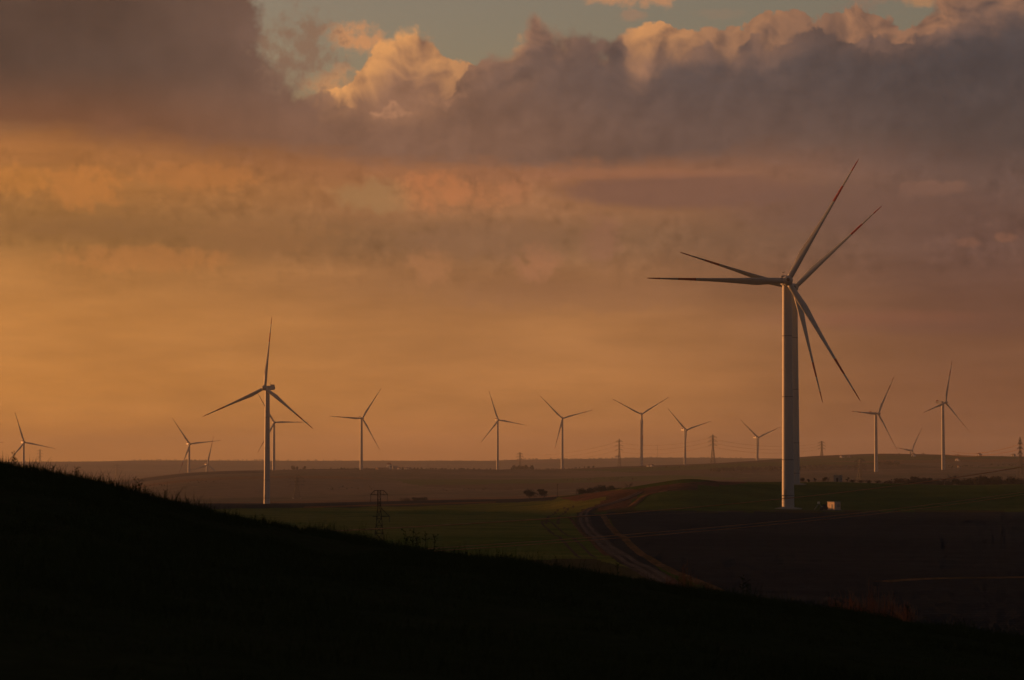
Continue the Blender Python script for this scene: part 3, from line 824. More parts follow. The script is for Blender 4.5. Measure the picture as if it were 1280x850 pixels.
for key, px, yt, Y, h, rz, lab in [
        ('a', 774, 548, 4700, 52, 0.25, 'far lattice pylon between two turbines right of centre, three pairs of arms'),
        ('b', 891, 543, 3950, 46, 0.25, 'far lattice pylon left of the nearest turbine, three pairs of arms'),
        ('c', 1027, 551, 4500, 46, 0.3, 'far lattice pylon standing on the slope right of the nearest turbine'),
        ('d', 1154, 566, 5600, 40, 0.3, 'far pylon whose top alone shows over the right hill crest'),
        ('e', 650, 565, 5000, 44, 0.2, 'hazy lattice pylon beside the fifth turbine in the middle'),
        ('f', 50, 561, 6200, 46, 0.5, 'hazy pylon behind the left edge turbine'),
        ('g', 1075, 573, 2300, 26, 0.6, 'dark pylon standing low in front of the right hill'),
        ('h', 371, 595, 2300, 24, 0.2, 'dim pylon standing in the valley right of the mid sized turbine'),
        ('i', 146, 580, 5200, 34, 0.4, 'hazy pylon on the brown slope behind the grassy hillside')]:
    P[key] = pylon(px, yt, Y, h, rz, FARM, 6.5, 1.9, .62, 2.5 if Y > 3000 else 1.4, lab)
P['r'] = pylon(1275, 546, 2700, 46, 0.7, [(.60, 4.6), (.72, 5.4), (.84, 4.2)], 7.0, 1.7, .6, 1.7, 'tall dark pylon at the right frame edge')

# near line: squat pylon with bent upper arms, and two of its neighbours out of view
def near_pylon(p, rz, h, label):
    root = empty('lattice_pylon', p, rz); tag(root, label, 'pylon', 'pylons of the near power line')
    mb = MB(); lattice(mb, h, 2.6, 0.55, h * .8, 0.075, 0.048, 12); mb.build('lattice_shaft', M['steel_dark'], root)
    a = MB()                                            # upper arms: two bent brackets under a flat cap
    for s in (-1, 1):
        for y in (-.25, .25):
            a.bar((0, y, h), (s * .8, y * .6, h), .075, n=4); a.bar((s * .8, y * .6, h), (s * 1.5, 0, h - .72), .075, n=4)
            a.bar((s * .27, y, h - .75), (s * 1.5, 0, h - .72), .06, n=4)
        a.bar((s * .8, 0, h), (s * .8, 0, h - .75), .03, n=3)
    a.build('crossarm', M['steel_dark'], root)
    b = MB(); z = h - 4.6
    for s, half in ((-1, 1.15), (1, 1.85)):
        for y in (-.3, .3):
            b.bar((s * .3, y, z), (s * half, 0, z), .075, n=4)
            if s > 0: b.bar((s * .28, y, z + 1.5), (s * half, 0, z), .075, n=4)
    b.build('crossarm', M['steel_dark'], root)
    for s in (-1, 1):
        i = MB(); i.bar((s * 1.5, 0, h - .72), (s * 1.5, 0, h - 2.0), .04, n=6); i.build('insulator', M['dark'], root)
    i = MB(); i.bar((1.8, 0, z), (1.8, 0, z - 1.0), .04, n=6); i.build('insulator', M['dark'], root)
    return root
p = at(474, 613, 430); near_pylon((p.x, p.y, ground_z(p.x, p.y)), 0.05, p.z - ground_z(p.x, p.y), 'dark lattice pylon with bent top arms, foot hidden behind the grassy hillside')

# ------------------------------------------------------------------ wires
def wire(pts, r, label, group, sag=0.0, n=40):
    """tube through three or more points (quadratic fit in plan parameter)"""
    mb = MB()
    q = [Vector(a) for a in pts]
    ring = []
    for i in range(n + 1):
        t = i / n
        if len(q) == 2: c = q[0].lerp(q[1], t) - Vector((0, 0, sag * 4 * t * (1 - t)))
        else: c = q[0] * ((1 - t) * (1 - 2 * t)) + q[1] * (4 * t * (1 - t)) + q[2] * (t * (2 * t - 1))
        ring.append(c)
    vs = []; fs = []
    for i, c in enumerate(ring):
        d = (ring[min(i + 1, n)] - ring[max(i - 1, 0)]).normalized(); u = d.cross(Vector((0, 0, 1))).normalized(); w = u.cross(d)
        for k in range(5):
            a = 2 * math.pi * k / 5; vs.append(c + u * (r * math.cos(a)) + w * (r * math.sin(a)))
    for i in range(n):
        for k in range(5):
            j = (k + 1) % 5; fs.append((i * 5 + k, i * 5 + j, (i + 1) * 5 + j, (i + 1) * 5 + k))
    mb.add(vs, fs)
    o = mb.build('power_line', M['wire'], None, True); return tag(o, label, 'power line', group)
# near conductors: from a pole behind the hill crest to one beyond the right frame edge
WL, WM, WR = 205.0, 300.0, 430.0
def conductor(yl, ym, yr, dl, lab):
    a, b, c = at(250, yl + 3, WL), at(700, ym, (WL + WR) / 2 - 8), at(1420, yr, WR)
    # parameter of the middle point is half the span, so take it on the chord in plan
    m = (a + c) / 2; k = at(0, ym, 1)
    sx_ = 640 + FPX * m.x / m.y
    m.z = at(sx_, ym, m.y).z
    wire([a, m, c], dl, lab, 'conductors of the near power line', n=60)
    return a, c
sxm = 640 + FPX * ((at(250, 0, WL).x + at(1420, 0, WR).x) / 2) / ((WL + WR) / 2)
ends = [conductor(668, 616.5, 556, .055, 'upper sunlit wire crossing in front of the green fields'),
        conductor(699, 644.5, 592, .042, 'middle wire, upper of the close pair crossing the ploughed field'),
        conductor(702, 648, 595, .042, 'lowest wire, under its twin across the ploughed field')]
for a_, lab in ((ends[0][0], 'near line pylon standing out of sight behind the hillside crest'), (ends[0][1], 'near line pylon standing just beyond the right frame edge')):
    g = ground_z(a_.x, a_.y); near_pylon((a_.x, a_.y, g), math.radians(-30), a_.z - g + 0.7, lab)
# far conductors
def tips(key, f, half, s):
    root, h = P[key]; c, si = math.cos(root.rotation_euler[2]), math.sin(root.rotation_euler[2])
    return Vector((root.location[0] + s * half * c, root.location[1] + s * half * si, root.location[2] + h * f - 1.4))
for (k0, k1), nm in ((('e', 'a'), 'between the two pylons right of centre'), (('a', 'b'), 'linking the pylons either side of the Y turbines'), (('b', 'c'), 'passing behind the nearest turbine')):
    for f, half in FARM:
        wire([tips(k0, f, half, -1), tips(k1, f, half, -1)], 0.17, 'faint far wire %s, %s arm' % (nm, {.62: 'lower', .76: 'middle', .90: 'upper'}[f]), 'conductors of the far power line', 9.0, 30)
q = P['r'][0].location; h = P['r'][1]
for f, half, dd, yl in ((.84, 4.2, 'upper', 566.5), (.72, 5.4, 'lower', 568.5)):
    s0 = Vector((q[0] - half * .76, q[1] - half * .64, q[2] + h * f - 1.4))
    wire([s0, at(1190 if f > .8 else 1175, yl, 4100) + Vector((0, 0, 3))], 0.26, '%s dark wire sloping down left from the right edge pylon' % dd, 'conductors of the right edge pylon', 6.0, 30)
    wire([s0, at(1400, 541 if f > .8 else 549, 2300)], 0.10, '%s dark wire leaving the frame from the right edge pylon' % dd, 'conductors of the right edge pylon', 2.0, 10)

# ------------------------------------------------------------------ trees and shrubs
M['bark'] = m_plain('bark', (0.055, 0.042, 0.034), 0.9, 0.2, 1.0, 0.1)
M['leaf'] = m_plain('dull_leaves', (0.050, 0.044, 0.022), 0.8, 0.45, 0.5, 0.1)
M['leaf2'] = m_plain('dark_green_leaves', (0.026, 0.032, 0.016), 0.8, 0.4, 0.5, 0.1)
M['twig'] = m_plain('reddish_twigs', (0.24, 0.115, 0.065), 0.85, 0.35, 2.0, 0.1)
def crown_mesh(seed, n, w, h, lobes, leaf, name):
    r = np.random.default_rng(seed)
    cs = np.stack([r.uniform(-.33, .33, lobes) * w, r.uniform(-.33, .33, lobes) * w, r.uniform(.34, .82, lobes) * h], -1)
    rs = r.uniform(.16, .30, lobes) * w
    k = r.integers(0, lobes, n); d = r.normal(size=(n, 3)); d /= np.linalg.norm(d, axis=1)[:, None]
    rad = r.uniform(.35, 1.0, n) ** .5
    c = cs[k] + d * (rs[k] * rad)[:, None] * np.array([1, 1, .8])
    c[:, 2] = np.maximum(c[:, 2], 0.08 * h)
    a = r.normal(size=(n, 3)); a /= np.linalg.norm(a, axis=1)[:, None]
    b = np.cross(a, r.normal(size=(n, 3))); b /= np.linalg.norm(b, axis=1)[:, None]
    s = (leaf * r.uniform(.5, 1.2, n))[:, None]
    q = np.stack([c - a * s, c + b * s * .6, c + a * s, c - b * s * .6], 1).reshape(-1, 3)
    return mesh_np(name, q, np.arange(4 * n).reshape(-1, 4)), cs
def trunk_mesh(cs, h, w, r0, name, twigs=0, seed=1):
    mb = MB(); r = random.Random(seed); top = Vector((0, 0, h * .55))
    mb.bar((0, 0, -.4), (0.05 * w, 0, h * .28), r0, r0 * .75, 7); mb.bar((0.05 * w, 0, h * .28), top, r0 * .75, r0 * .45, 6)
    for c in cs:
        s = Vector((0.04 * w, 0, h * r.uniform(.2, .5))); mb.bar(s, Vector(c), r0 * .38, r0 * .1, 4)
        for _ in range(twigs):
            e = Vector(c) + Vector((r.uniform(-.2, .2) * w, r.uniform(-.2, .2) * w, r.uniform(-.02, .26) * h)); mb.bar(s.lerp(Vector(c), r.uniform(.4, 1)), e, r0 * .12, r0 * .05, 3)
    return mb.mesh(name)
TREES = {}
for nm, seed, n, w, h, lo, leaf, tw, lm in (('round', 3, 700, 6.0, 4.6, 11, .34, 0, 'leaf'), ('round2', 5, 600, 5.5, 5.2, 9, .34, 0, 'leaf'), ('dense', 8, 800, 6.5, 5.0, 12, .36, 0, 'leaf2'),
                                        ('bare', 12, 90, 4.6, 6.0, 10, .2, 7, 'leaf'), ('slim', 15, 380, 2.4, 5.0, 8, .26, 0, 'leaf2'), ('scrub', 19, 420, 5.0, 2.8, 8, .28, 2, 'leaf')):
    cm, cs = crown_mesh(seed, n, w, h, lo, leaf, 'crown'); cm.materials.append(M[lm])
    tm = trunk_mesh(cs, h, w, .22, 'trunk', tw, seed); tm.materials.append(M['bark'])
    TREES[nm] = (cm, tm, w, h)
def tree(kind, px, by, Y, wpx, hpx, label, group, name='tree'):
    cm, tm, w, h = TREES[kind]; p = at(px, by, Y); p.z = ground_z(p.x, p.y) - 0.15
    m = Y / FPX
    o = empty(name, p, rnd.uniform(0, 6.28)); o.scale = (wpx * m / w, wpx * m / w, hpx * m / h)
    tag(o, label, 'tree' if name == 'tree' else 'shrub', group)
    link('trunk', tm, None, o); link('crown', cm, None, o)
    return o
G1 = 'two round trees beyond the green field'
tree('round', 662, 622, 1300, 17, 12, 'left of the two round trees beyond the green field', G1)
tree('round2', 680, 622, 1290, 15, 12, 'right of the two round trees beyond the green field', G1)
G2 = 'dark copse behind the red earth bank'
for i, (x, w, h, d) in enumerate(((727, 13, 11, 'leftmost'), (739, 16, 11, 'second from left'), (752, 17, 13, 'middle and tallest'), (764, 16, 11, 'second from right'), (774, 12, 8, 'rightmost'))):
    tree('dense', x, 614, 1330 + 7 * i, w, h, 'dark dense tree, %s in the copse behind the red earth bank' % d, G2)
tree('bare', 786, 612, 1380, 15, 13, 'pale bare tree just right of the dark copse', 'bare trees in the valley')
G3 = 'thicket on the far edge of the left field'
for i, (x, w, h, k) in enumerate(((503, 9, 8, 'bare'), (509, 9, 8, 'round'), (522, 14, 10, 'round2'), (530, 13, 10, 'round'), (540, 12, 5, 'scrub'))):
    tree(k, x, 624, 1500 + 9 * i, w, h, 'dim tree number %s from the left in the thicket right of the near pylon' % ('one', 'two', 'three', 'four', 'five')[i], G3)
G4 = 'small trees along the crest behind the nearest turbine'
for i, (x, w, h, k, l) in enumerate(((1003, 7, 6, 'round', 'low round tree nearest the tall tower on the crest'), (1011, 5, 4, 'scrub', 'tiny scrubby tree between round and slim crest trees'), (1019, 4, 6, 'slim', 'slim dark tree left of the grey hut'),
        (1030, 8, 7, 'round2', 'bushy dark tree closest left of the grey hut'), (1035, 6, 7, 'bare', 'thin bare tree against the grey hut'), (1059, 5, 7, 'slim', 'slim dark tree right of the grey hut'), (1066, 8, 4, 'scrub', 'low scrub right of the slim tree by the hut'),
        (1076, 10, 4, 'scrub', 'first low bush of the hedge running right from the hut'), (1086, 10, 4, 'scrub', 'second low bush of the hedge running right from the hut'), (1097, 9, 4, 'scrub', 'third low bush of the hedge running right from the hut'))):
    tree(k, x, 602, 1195, w, h, l, G4)
G5 = 'scrub belt behind the right hand field'
ORD = ['first', 'second', 'third', 'fourth', 'fifth', 'sixth', 'seventh', 'eighth', 'ninth', 'tenth', 'eleventh', 'twelfth', 'thirteenth', 'fourteenth', 'fifteenth', 'sixteenth', 'seventeenth', 'eighteenth', 'nineteenth', 'twentieth']
LOOK = {'bare': 'thin bare tree', 'scrub': 'low spreading scrub bush', 'round': 'round brown tree', 'dense': 'dense dark tree', 'round2': 'tall brown tree'}
seen_k = {}
for i in range(44):
    x = 1100 + i * 4.35 + rnd.uniform(-1.5, 1.5); k = rnd.choice(['bare', 'dense', 'scrub', 'round', 'dense', 'round2'])
    n_ = seen_k[k] = seen_k.get(k, 0) + 1
    g_ = min(1.0, .45 + i / 22)
    tree(k, x, 606, 1400 + rnd.uniform(-40, 120), rnd.uniform(13, 22), rnd.uniform(8, 15) * g_, '%s %s from the left in the scrub belt behind the right field' % (ORD[n_ - 1], LOOK[k]), G5)

# woods on the far slopes: masses nobody could count
def woodland(name, strips, label, mat):
    Vv = []; n = 0
    r = np.random.default_rng(31)
    for x0, x1, y0, Y, hpx, cnt in strips:
        m = Y / FPX
        for _ in range(cnt):
            px = r.uniform(x0, x1); p = at(px, y0, Y + r.uniform(-40, 60)); g = ground_z(p.x, p.y)
            hh = hpx * m * r.uniform(.45, 1.0); w = hh * r.uniform(.35, .6)
            k = 46; d = r.normal(size=(k, 3)); d /= np.linalg.norm(d, axis=1)[:, None]
            c = np.array([p.x, p.y, g + hh * .55]) + d * np.array([w, w, hh * .48]) * r.uniform(.5, 1, (k, 1))
            a = r.normal(size=(k, 3)); a /= np.linalg.norm(a, axis=1)[:, None]; b = np.cross(a, d)
            s = hh * .2
            Vv.append(np.stack([c - a * s, c + b * s, c + a * s, c - b * s], 1).reshape(-1, 3))
    Vv = np.concatenate(Vv); me = mesh_np(name, Vv, np.arange(len(Vv)).reshape(-1, 4)); o = link(name, me, mat)
    return tag(o, label, 'woodland', None, 'stuff')
woodland('woodland', [(640, 668, 587, 3820, 6, 26), (728, 742, 587, 3820, 3, 8), (495, 620, 587, 3820, 2.6, 60), (400, 480, 587, 3820, 2, 30), (668, 730, 587, 3820, 2, 24)], 'dark line of trees on the middle ridge', M['leaf2'])
woodland('woodland', [(888, 1000, 590, 3300, 5.0, 90), (1000, 1075, 590, 3350, 4, 50), (1095, 1125, 589, 3500, 5, 26)], 'long tree belt at the foot of the right hill', M['leaf2'])
woodland('woodland', [(150, 420, 576, 8000, 1.8, 120), (640, 930, 573, 8000, 1.8, 120), (0, 150, 577, 8000, 1.2, 60), (420, 640, 576, 8000, 1.2, 60), (1122, 1128, 567, 4310, 1.6, 4), (1193, 1199, 567, 4310, 2, 4)], 'thin tree line along the farthest ridge', M['leaf2'])
woodland('woodland', [(335, 400, 588, 3820, 1.6, 24), (366, 372, 588, 3820, 6, 3), (377, 381, 588, 3820, 5, 2)], 'scattered trees on the brown ridge at left', M['leaf2'])
woodland('woodland', [(410, 470, 604, 2700, 2.0, 26), (540, 640, 606, 2600, 1.8, 36), (150, 300, 604, 2900, 1.5, 40), (700, 800, 597, 3000, 2.2, 30), (830, 900, 588, 3500, 2.0, 24), (1110, 1270, 578, 4000, 1.5, 46), (1180, 1280, 588, 3350, 2.6, 36), (1010, 1060, 577, 4050, 1.4, 16)], 'broken hedgerow trees scattered over the far slopes', M['leaf2'])
woodland('woodland', [(560, 660, 624, 1700, 2.2, 40), (690, 720, 622, 1700, 2.2, 10)], 'low scrub along the valley behind the left field', M['leaf'])

# ------------------------------------------------------------------ buildings
M['wall'] = m_plain('pale_render', (0.74, 0.68, 0.60), 0.85, 0.08)
M['ochre'] = m_plain('ochre_render', (0.50, 0.34, 0.22), 0.85, 0.1)
M['kiosk'] = m_plain('weathered_beige_panel', (0.56, 0.43, 0.33), 0.7, 0.1)
M['wall2'] = m_plain('grey_block', (0.26, 0.25, 0.24), 0.85, 0.12)
M['tile'] = m_plain('clay_roof', (0.24, 0.11, 0.07), 0.8, 0.2)
M['glass'] = m_plain('dark_window', (0.02, 0.02, 0.025), 0.15, 0.1)
def house(px, by, Y, w, d, h, rh, rz, label, wall='wall', roof='tile', name='house', group='far farm buildings', nwin=2):
    p = at(px, by, Y); p.z = ground_z(p.x, p.y)
    zz = at(px, by, Y).z
    p.z = max(p.z, min(zz, p.z + 1.5)) - 0.3
    o = empty(name, p, rz); tag(o, label, 'building', group)
    b = MB(); b.box((0, 0, h / 2 - .5), (w, d, h + 1.0)); wl = b.build('wall', M[wall], o)
    r = MB(); e = .35
    if rh > 0:
        r.add([(-w / 2 - e, -d / 2 - e, h), (w / 2 + e, -d / 2 - e, h), (w / 2 + e, d / 2 + e, h), (-w / 2 - e, d / 2 + e, h), (-w / 2 - e, 0, h + rh), (w / 2 + e, 0, h + rh)],
              [(0, 1, 5, 4), (2, 3, 4, 5), (0, 4, 3), (1, 2, 5), (3, 2, 1, 0)])
    else: r.box((0, 0, h + .15), (w + .5, d + .5, .3))
    ro = r.build('roof', M[roof], o)
    if rh > 0:
        c = MB(); c.box((w * .25, d * .12, h + rh * .9), (.6, .6, 1.4)); c.build('chimney', M['wall2'], ro)
    for k in range(nwin):
        for s in (-1, 1):
            f = MB(); f.box(((k + .5) / nwin * w - w / 2, s * d / 2, h * .55), (min(1.1, w * .2), .16, h * .32)); f.build('window', M['glass'], o)
    dd = MB(); dd.box((-w / 2, 0, h * .34), (.14, 1.0, h * .68)); dd.build('door', M['glass'], o)
    return o
house(486.5, 590, 3790, 5.5, 6, 8.0, 2.4, .9, 'tall pale house catching the sun on the middle ridge', nwin=2)
house(478, 592.5, 3700, 22, 6, 2.6, 1.0, .75, 'long low sunlit shed below the tall pale house', 'ochre', 'tile', 'barn', nwin=4)
house(494, 588, 3800, 8, 7, 4.0, 2.0, .2, 'grey roofed house right of the tall pale house', 'wall2', 'wall2', nwin=2)
house(509, 591, 3740, 8, 6, 2.6, 1.2, .8, 'low sunlit barn right of the grey roofed house', 'wall', 'tile', 'barn', nwin=2)
house(499, 590.5, 3760, 5, 5, 2.4, 1.2, .7, 'tiny pale outbuilding between house and barn on the ridge', nwin=1)
house(815, 588.5, 3650, 4, 4, 3.0, 1.2, .8, 'tiny sunlit house right of the upright Y turbine', nwin=1)
house(810.5, 588.8, 3660, 3.5, 4, 2.2, 1.0, .7, 'dim tiny shed left of the tiny sunlit house', nwin=1)
house(772, 573, 7800, 15, 12, 6, 4, .8, 'pale building on the far ridge under a lattice pylon', nwin=2)
house(1052.5, 583, 3900, 5, 5, 3.4, 1.6, .7, 'small pale house on the right hill nearest the tall tower', nwin=1)
house(1062, 583, 3900, 4, 5, 3.0, 1.4, .7, 'dim house right of the small pale house on the right hill', 'wall2', nwin=1)
house(1142, 580, 3950, 6, 5, 3.6, 1.8, .9, 'pale house half way up the right hill, left of the last turbine', nwin=1)
house(1197, 583, 3700, 5, 6, 3.2, 1.6, .8, 'pale house half way up the right hill, right of the last turbine', nwin=1)
house(1199, 589.5, 3300, 4, 4, 2.6, 1.2, .6, 'grey shed at the foot of the right hill', 'wall2', nwin=1)
house(1224, 574, 4200, 8, 6, 3.2, 1.6, .7, 'wide pinkish house near the top of the right hill', nwin=2)
house(1267, 574, 4200, 6, 6, 3.2, 1.6, .7, 'pinkish house near the hill top beside the right edge pylon', nwin=2)
house(1245, 600, 1850, 3.2, 9, 1.9, .7, 1.1, 'sunlit farm shed with long pale roof among the right scrub', 'wall', 'wall', 'barn', nwin=2)
house(1237.5, 602.5, 1800, 2.4, 2.6, 1.5, .6, .9, 'tiny sunlit hut left of the farm shed among the right scrub', nwin=1)
house(1047.5, 603, 1190, 2.6, 3.6, 3.3, 0, 1.15, 'flat roofed grey hut on the crest behind the nearest turbine', 'wall2', 'wall2', 'hut', 'huts on the crest', 1)

# transformer kiosk beside the nearest turbine: corner towards the camera
p = on_ground(1042.5, 637, 948)
k = empty('transformer_kiosk', p, math.radians(25)); tag(k, 'pale transformer kiosk, one side sunlit orange, beside the nearest turbine', 'kiosk')
b = MB(); b.box((0, 0, 1.45), (2.8, 5.0, 3.3)); b.build('wall', M['kiosk'], k)
b = MB(); b.box((0, 0, 3.2), (3.1, 5.3, .2)); b.build('roof', M['wall2'], k)
b = MB(); b.box((-1.4, -.9, 1.2), (.1, 1.1, 2.1)); b.build('door', M['concrete'], k)
for z in (.7, 1.0, 1.3, 1.6):
    b = MB(); b.box((.4, -2.5, z + .5), (1.2, .12, .16)); b.build('louvre', M['seam'], k)
b = MB(); b.box((0, 0, -.1), (3.5, 5.7, .5)); b.build('plinth', M['concrete'], k)
# boom trailer left of it
p = on_ground(1026, 637.5, 944)
k = empty('boom_trailer', p, 0.1); tag(k, 'dark boom trailer with raised pale head between nearest tower and kiosk', 'trailer')
b = MB(); b.box((1.2, 0, .95), (3.0, 1.5, .7)); b.box((1.7, 0, 1.7), (1.5, 1.3, 1.0)); b.build('chassis', M['dark'], k)
b = MB(); b.bar((-2.6, 0, .25), (-.75, 0, 2.6), .13, .10, 6); b.bar((.6, 0, 1.2), (-.75, 0, 2.6), .12, .10, 6); b.build('boom', M['concrete'], k)
b = MB(); b.box((-.8, 0, 2.95), (.85, .8, .75)); b.build('basket', M['wall'], k)
for x in (.4, 2.0):
    for s in (-1, 1):
        b = MB(); b.lathe([(.2, -.12), (.42, -.12), (.45, 0), (.42, .12), (.2, .12)], 16, 'y', (x, s * .85, .42)); b.build('wheel', M['dark'], k)

# utility poles
for x, yb, Y, h, lab in ((697, 622, 1300, 7.0, 'dark utility pole right of the two round trees'), (822, 575, 7600, 46, 'thin mast on the far ridge right of the upright Y turbine'), (535, 588, 3820, 9, 'left of two thin poles on the middle ridge'), (560, 588, 3820, 8, 'right of two thin poles on the middle ridge')):
    p = on_ground(x, yb, Y); o = empty('utility_pole', p); tag(o, lab, 'pole', 'poles and masts')
    b = MB(); b.bar((0, 0, -.5), (0, 0, h), .16 * max(1, Y / 2600), .11 * max(1, Y / 2600), 8); b.build('post', M['bark'], o)
    b = MB(); b.box((0, 0, h * .93), (h * .16, .12, .14)); b.build('crossarm', M['bark'], o)
# ------------------------------------------------------------------ foreground grass
def hill_pts(n, r0, r1, sx0=-110, sx1=1390):
    r = np.sqrt(RNG.uniform(r0 * r0, r1 * r1, n)); a = np.arctan((RNG.uniform(sx0, sx1, n) - 640) / FPX)
    i = np.clip(np.searchsorted(RR, r) - 1, 0, len(RR) - 2); j = np.clip(np.searchsorted(AZ, a) - 1, 0, len(AZ) - 2)
    t = (r - RR[i]) / (RR[i + 1] - RR[i]); u = (a - AZ[j]) / (AZ[j + 1] - AZ[j])
    z = (GZ[i, j] * (1 - u) + GZ[i, j + 1] * u) * (1 - t) + (GZ[i + 1, j] * (1 - u) + GZ[i + 1, j + 1] * u) * t
    return r * np.sin(a), r * np.cos(a), z
def grass(n, r0, r1, h0, h1, w, lean):
    x, y, z = hill_pts(n, r0, r1)
    cl = np.clip(fbm(x / 1.1, y / 1.1, 3, 3) * 1.6 + fbm(x / 4.0, y / 4.0, 6, 2) + 0.55, 0.12, 1.5)
    h = RNG.uniform(h0, h1, n) * cl
    th = RNG.uniform(0, 2 * math.pi, n); le = h * RNG.uniform(.05, lean, n)
    lx, ly = np.cos(th) * le, np.sin(th) * le * .6
    px, py = np.full(n, 1.0), RNG.uniform(-.6, .6, n); ww = w * RNG.uniform(.6, 1.3, n)
    b = np.stack([x, y, z - .03], -1); s = np.stack([px * ww, py * ww, np.zeros(n)], -1)
    m = b + np.stack([lx * .35, ly * .35, h * .6], -1); t = b + np.stack([lx, ly, h], -1)
    v = np.stack([b - s, b + s, m + s * .7, m - s * .7, t], 1).reshape(-1, 3)
    k = np.arange(n)[:, None] * 5
    f = np.concatenate([k + np.array([[0, 1, 2]]), k + np.array([[0, 2, 3]]), k + np.array([[3, 2, 4]])])
    return v, f
vv, ff, o_ = [], [], 0
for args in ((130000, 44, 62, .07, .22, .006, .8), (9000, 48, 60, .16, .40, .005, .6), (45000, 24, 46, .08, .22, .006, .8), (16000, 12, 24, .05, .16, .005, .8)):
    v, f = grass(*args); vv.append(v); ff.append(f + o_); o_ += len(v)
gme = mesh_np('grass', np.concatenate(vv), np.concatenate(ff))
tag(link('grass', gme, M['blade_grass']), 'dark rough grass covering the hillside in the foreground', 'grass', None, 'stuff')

# seed heads and weeds standing above the crest
def weed_mesh(seed, h, kind):
    r = random.Random(seed); mb = MB()
    for s in range(r.randint(2, 4) if kind == 'weed' else 1):
        x0 = r.uniform(-.06, .06); top = Vector((x0 + r.uniform(-.15, .15) * h, r.uniform(-.1, .1), h * r.uniform(.7, 1)))
        b = Vector((x0, 0, -.05)); mb.bar(b, top, .006, .003, 4)
        for k in range(7):
            t = r.uniform(.45, 1); c = b.lerp(top, t); e = c + Vector((r.uniform(-.09, .09), r.uniform(-.05, .05), r.uniform(.01, .09)))
            mb.bar(c, e, .004, .007, 3); mb.box(e, (.016, .016, .024), r.uniform(0, 3))
    return mb.mesh('stem')
WEEDS = [weed_mesh(i, .5, 'weed' if i % 2 else 'spike') for i in range(6)]
for w in WEEDS: w.materials.append(M['blade_grass'])
def weed(px, i, sc, lab):
    r = CREST_R + rnd.uniform(-2.5, .5); a = math.atan((px - 640) / FPX); x, y = r * math.sin(a), r * math.cos(a)
    o = link('weed', WEEDS[i % 6]); o.location = (x, y, ground_z(x, y)); o.rotation_euler = (0, 0, rnd.uniform(-.6, .6)); o.scale = (sc, sc, sc)
    tag(o, lab, 'weed', 'weeds standing on the hillside crest')
WD = ['leftmost', 'second', 'third', 'fourth', 'fifth', 'sixth', 'seventh', 'eighth']
for where, lst in (('under the left edge turbine', ((12, .55), (19, .75), (37, .55), (48, .5))),
                   ('on the crest left of the small far turbines', ((66, .6), (92, .8), (98, .7), (140, .7), (172, .8), (180, .7), (206, .6))),
                   ('on the crest below the mid sized turbine', ((236, .6), (285, .5), (330, .5))),
                   ('on the crest right of the near pylon', ((512, 1.2), (519, 1.0), (529, 1.1), (541, .9))),
                   ('on the crest below the dirt road bend', ((610, .6), (640, .6), (700, .5), (770, .7))),
                   ('on the crest below the ploughed field', ((930, 1.0), (1040, .7), (1130, .8), (1150, .6), (1215, .6)))):
    for k, (px, sc) in enumerate(lst):
        weed(px, k + len(lst), sc, '%s of the dark seeded weed stalks %s' % (WD[k], where))

# dry reddish bushes behind the crest
def bush_mesh(seed, n, w, h):
    r = random.Random(seed); mb = MB()
    for _ in range(n):
        a = r.uniform(0, 6.28); q = r.uniform(0, 1) ** .7
        b = Vector((math.cos(a) * w * .3 * q, math.sin(a) * w * .3 * q, -.1)); t = Vector((math.cos(a) * w * .5 * q + r.uniform(-.1, .1) * w, math.sin(a) * w * .5 * q, h * r.uniform(.5, 1) * (1.1 - .5 * q)))
        m = b.lerp(t, .5) + Vector((r.uniform(-.05, .05) * w, 0, 0)); mb.bar(b, m, .014, .010, 3); mb.bar(m, t, .010, .004, 3)
        for _ in range(3):
            c = m.lerp(t, r.random()); mb.bar(c, c + Vector((r.uniform(-.14, .14) * w, r.uniform(-.1, .1) * w, r.uniform(.05, .25) * h)), .007, .003, 3)
    return mb.mesh('stems')
BUSH = [bush_mesh(40 + i, 60, 1.6, 1.5) for i in range(3)]
for b_ in BUSH: b_.materials.append(M['twig'])
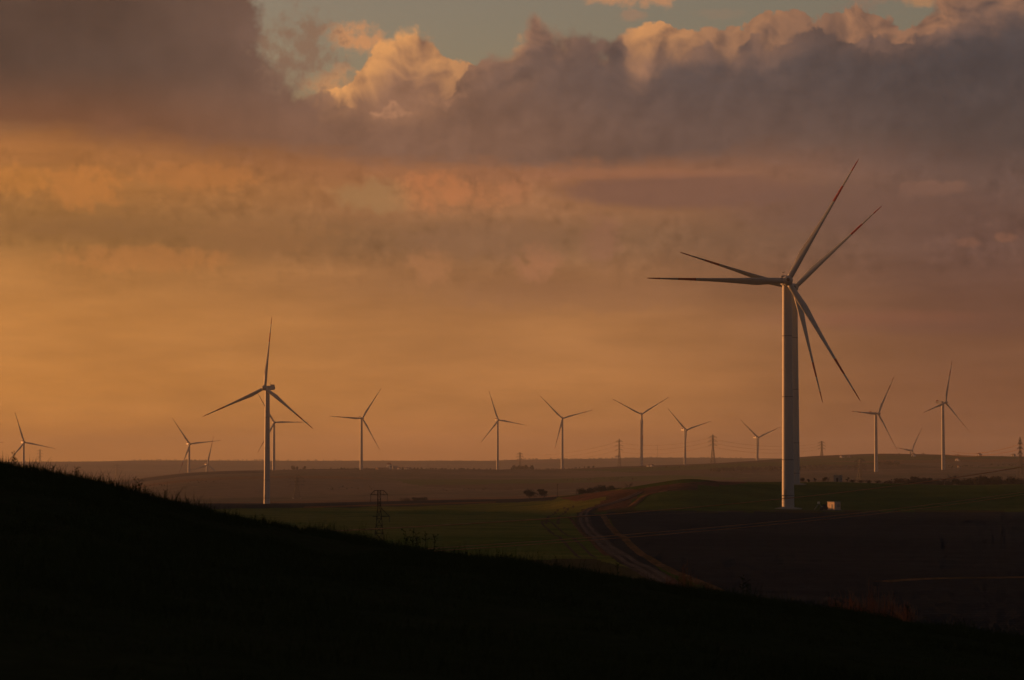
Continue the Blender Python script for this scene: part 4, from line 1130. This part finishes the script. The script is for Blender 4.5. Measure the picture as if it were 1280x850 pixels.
def bush(px, ytop, r, hpx, wpx, i, lab, mat=None):
    a = math.atan((px - 640) / FPX); x, y = r * math.sin(a), r * math.cos(a); g = ground_z(x, y)
    top = at(px, ytop, y).z; h = max(top - g, .3)
    o = link('dry_bush', BUSH[i % 3]); o.location = (x, y, g); o.scale = (wpx * r / FPX / 1.6, wpx * r / FPX / 1.6, h / 1.5); o.rotation_euler = (0, 0, rnd.uniform(0, 3))
    tag(o, lab, 'bush', 'dry reddish bushes behind the crest')
bush(858, 703, 72, 20, 34, 0, 'reddish dry bush beside the lower end of the dirt road')
bush(838, 714, 70, 14, 30, 1, 'dark low bush left of the reddish one by the dirt road')
bush(884, 722, 72, 14, 26, 2, 'small dry bush right of the reddish one by the dirt road')
bush(1042, 741, 72, 16, 30, 1, 'leftmost dry bush in the right hand clump at the ploughed field')
bush(1062, 735, 74, 20, 32, 2, 'left middle dry bush in the right hand clump at the ploughed field')
bush(1085, 729, 75, 26, 36, 0, 'tallest dry bush in the right hand clump at the ploughed field')
bush(1110, 737, 75, 24, 34, 1, 'right middle dry bush in the right hand clump at the ploughed field')
bush(1130, 746, 74, 18, 30, 2, 'rightmost dry bush in the right hand clump at the ploughed field')
# ------------------------------------------------------------------ haze
HB = (-13200.0, 13200.0, -13200.0, 13200.0, float(GZ.min()) - 1.5, 128.0)
mb = MB(); mb.box(((HB[0] + HB[1]) / 2, (HB[2] + HB[3]) / 2, (HB[4] + HB[5]) / 2), (HB[1] - HB[0], HB[3] - HB[2], HB[5] - HB[4]))
hm_ = bpy.data.materials.new('evening_haze'); hm_.use_nodes = True; X.nt = hm_.node_tree
hm_.node_tree.nodes.clear()
ho = hm_.node_tree.nodes.new('ShaderNodeOutputMaterial'); pv = hm_.node_tree.nodes.new('ShaderNodeVolumePrincipled')
pv.inputs['Color'].default_value = (0.80, 0.80, 0.86, 1); pv.inputs['Density'].default_value = 0.00008; pv.inputs['Anisotropy'].default_value = 0.25
hm_.node_tree.links.new(pv.outputs[0], ho.inputs['Volume'])
tag(mb.build('haze', hm_), 'thin warm evening haze over the whole plain', 'haze', None, 'stuff')
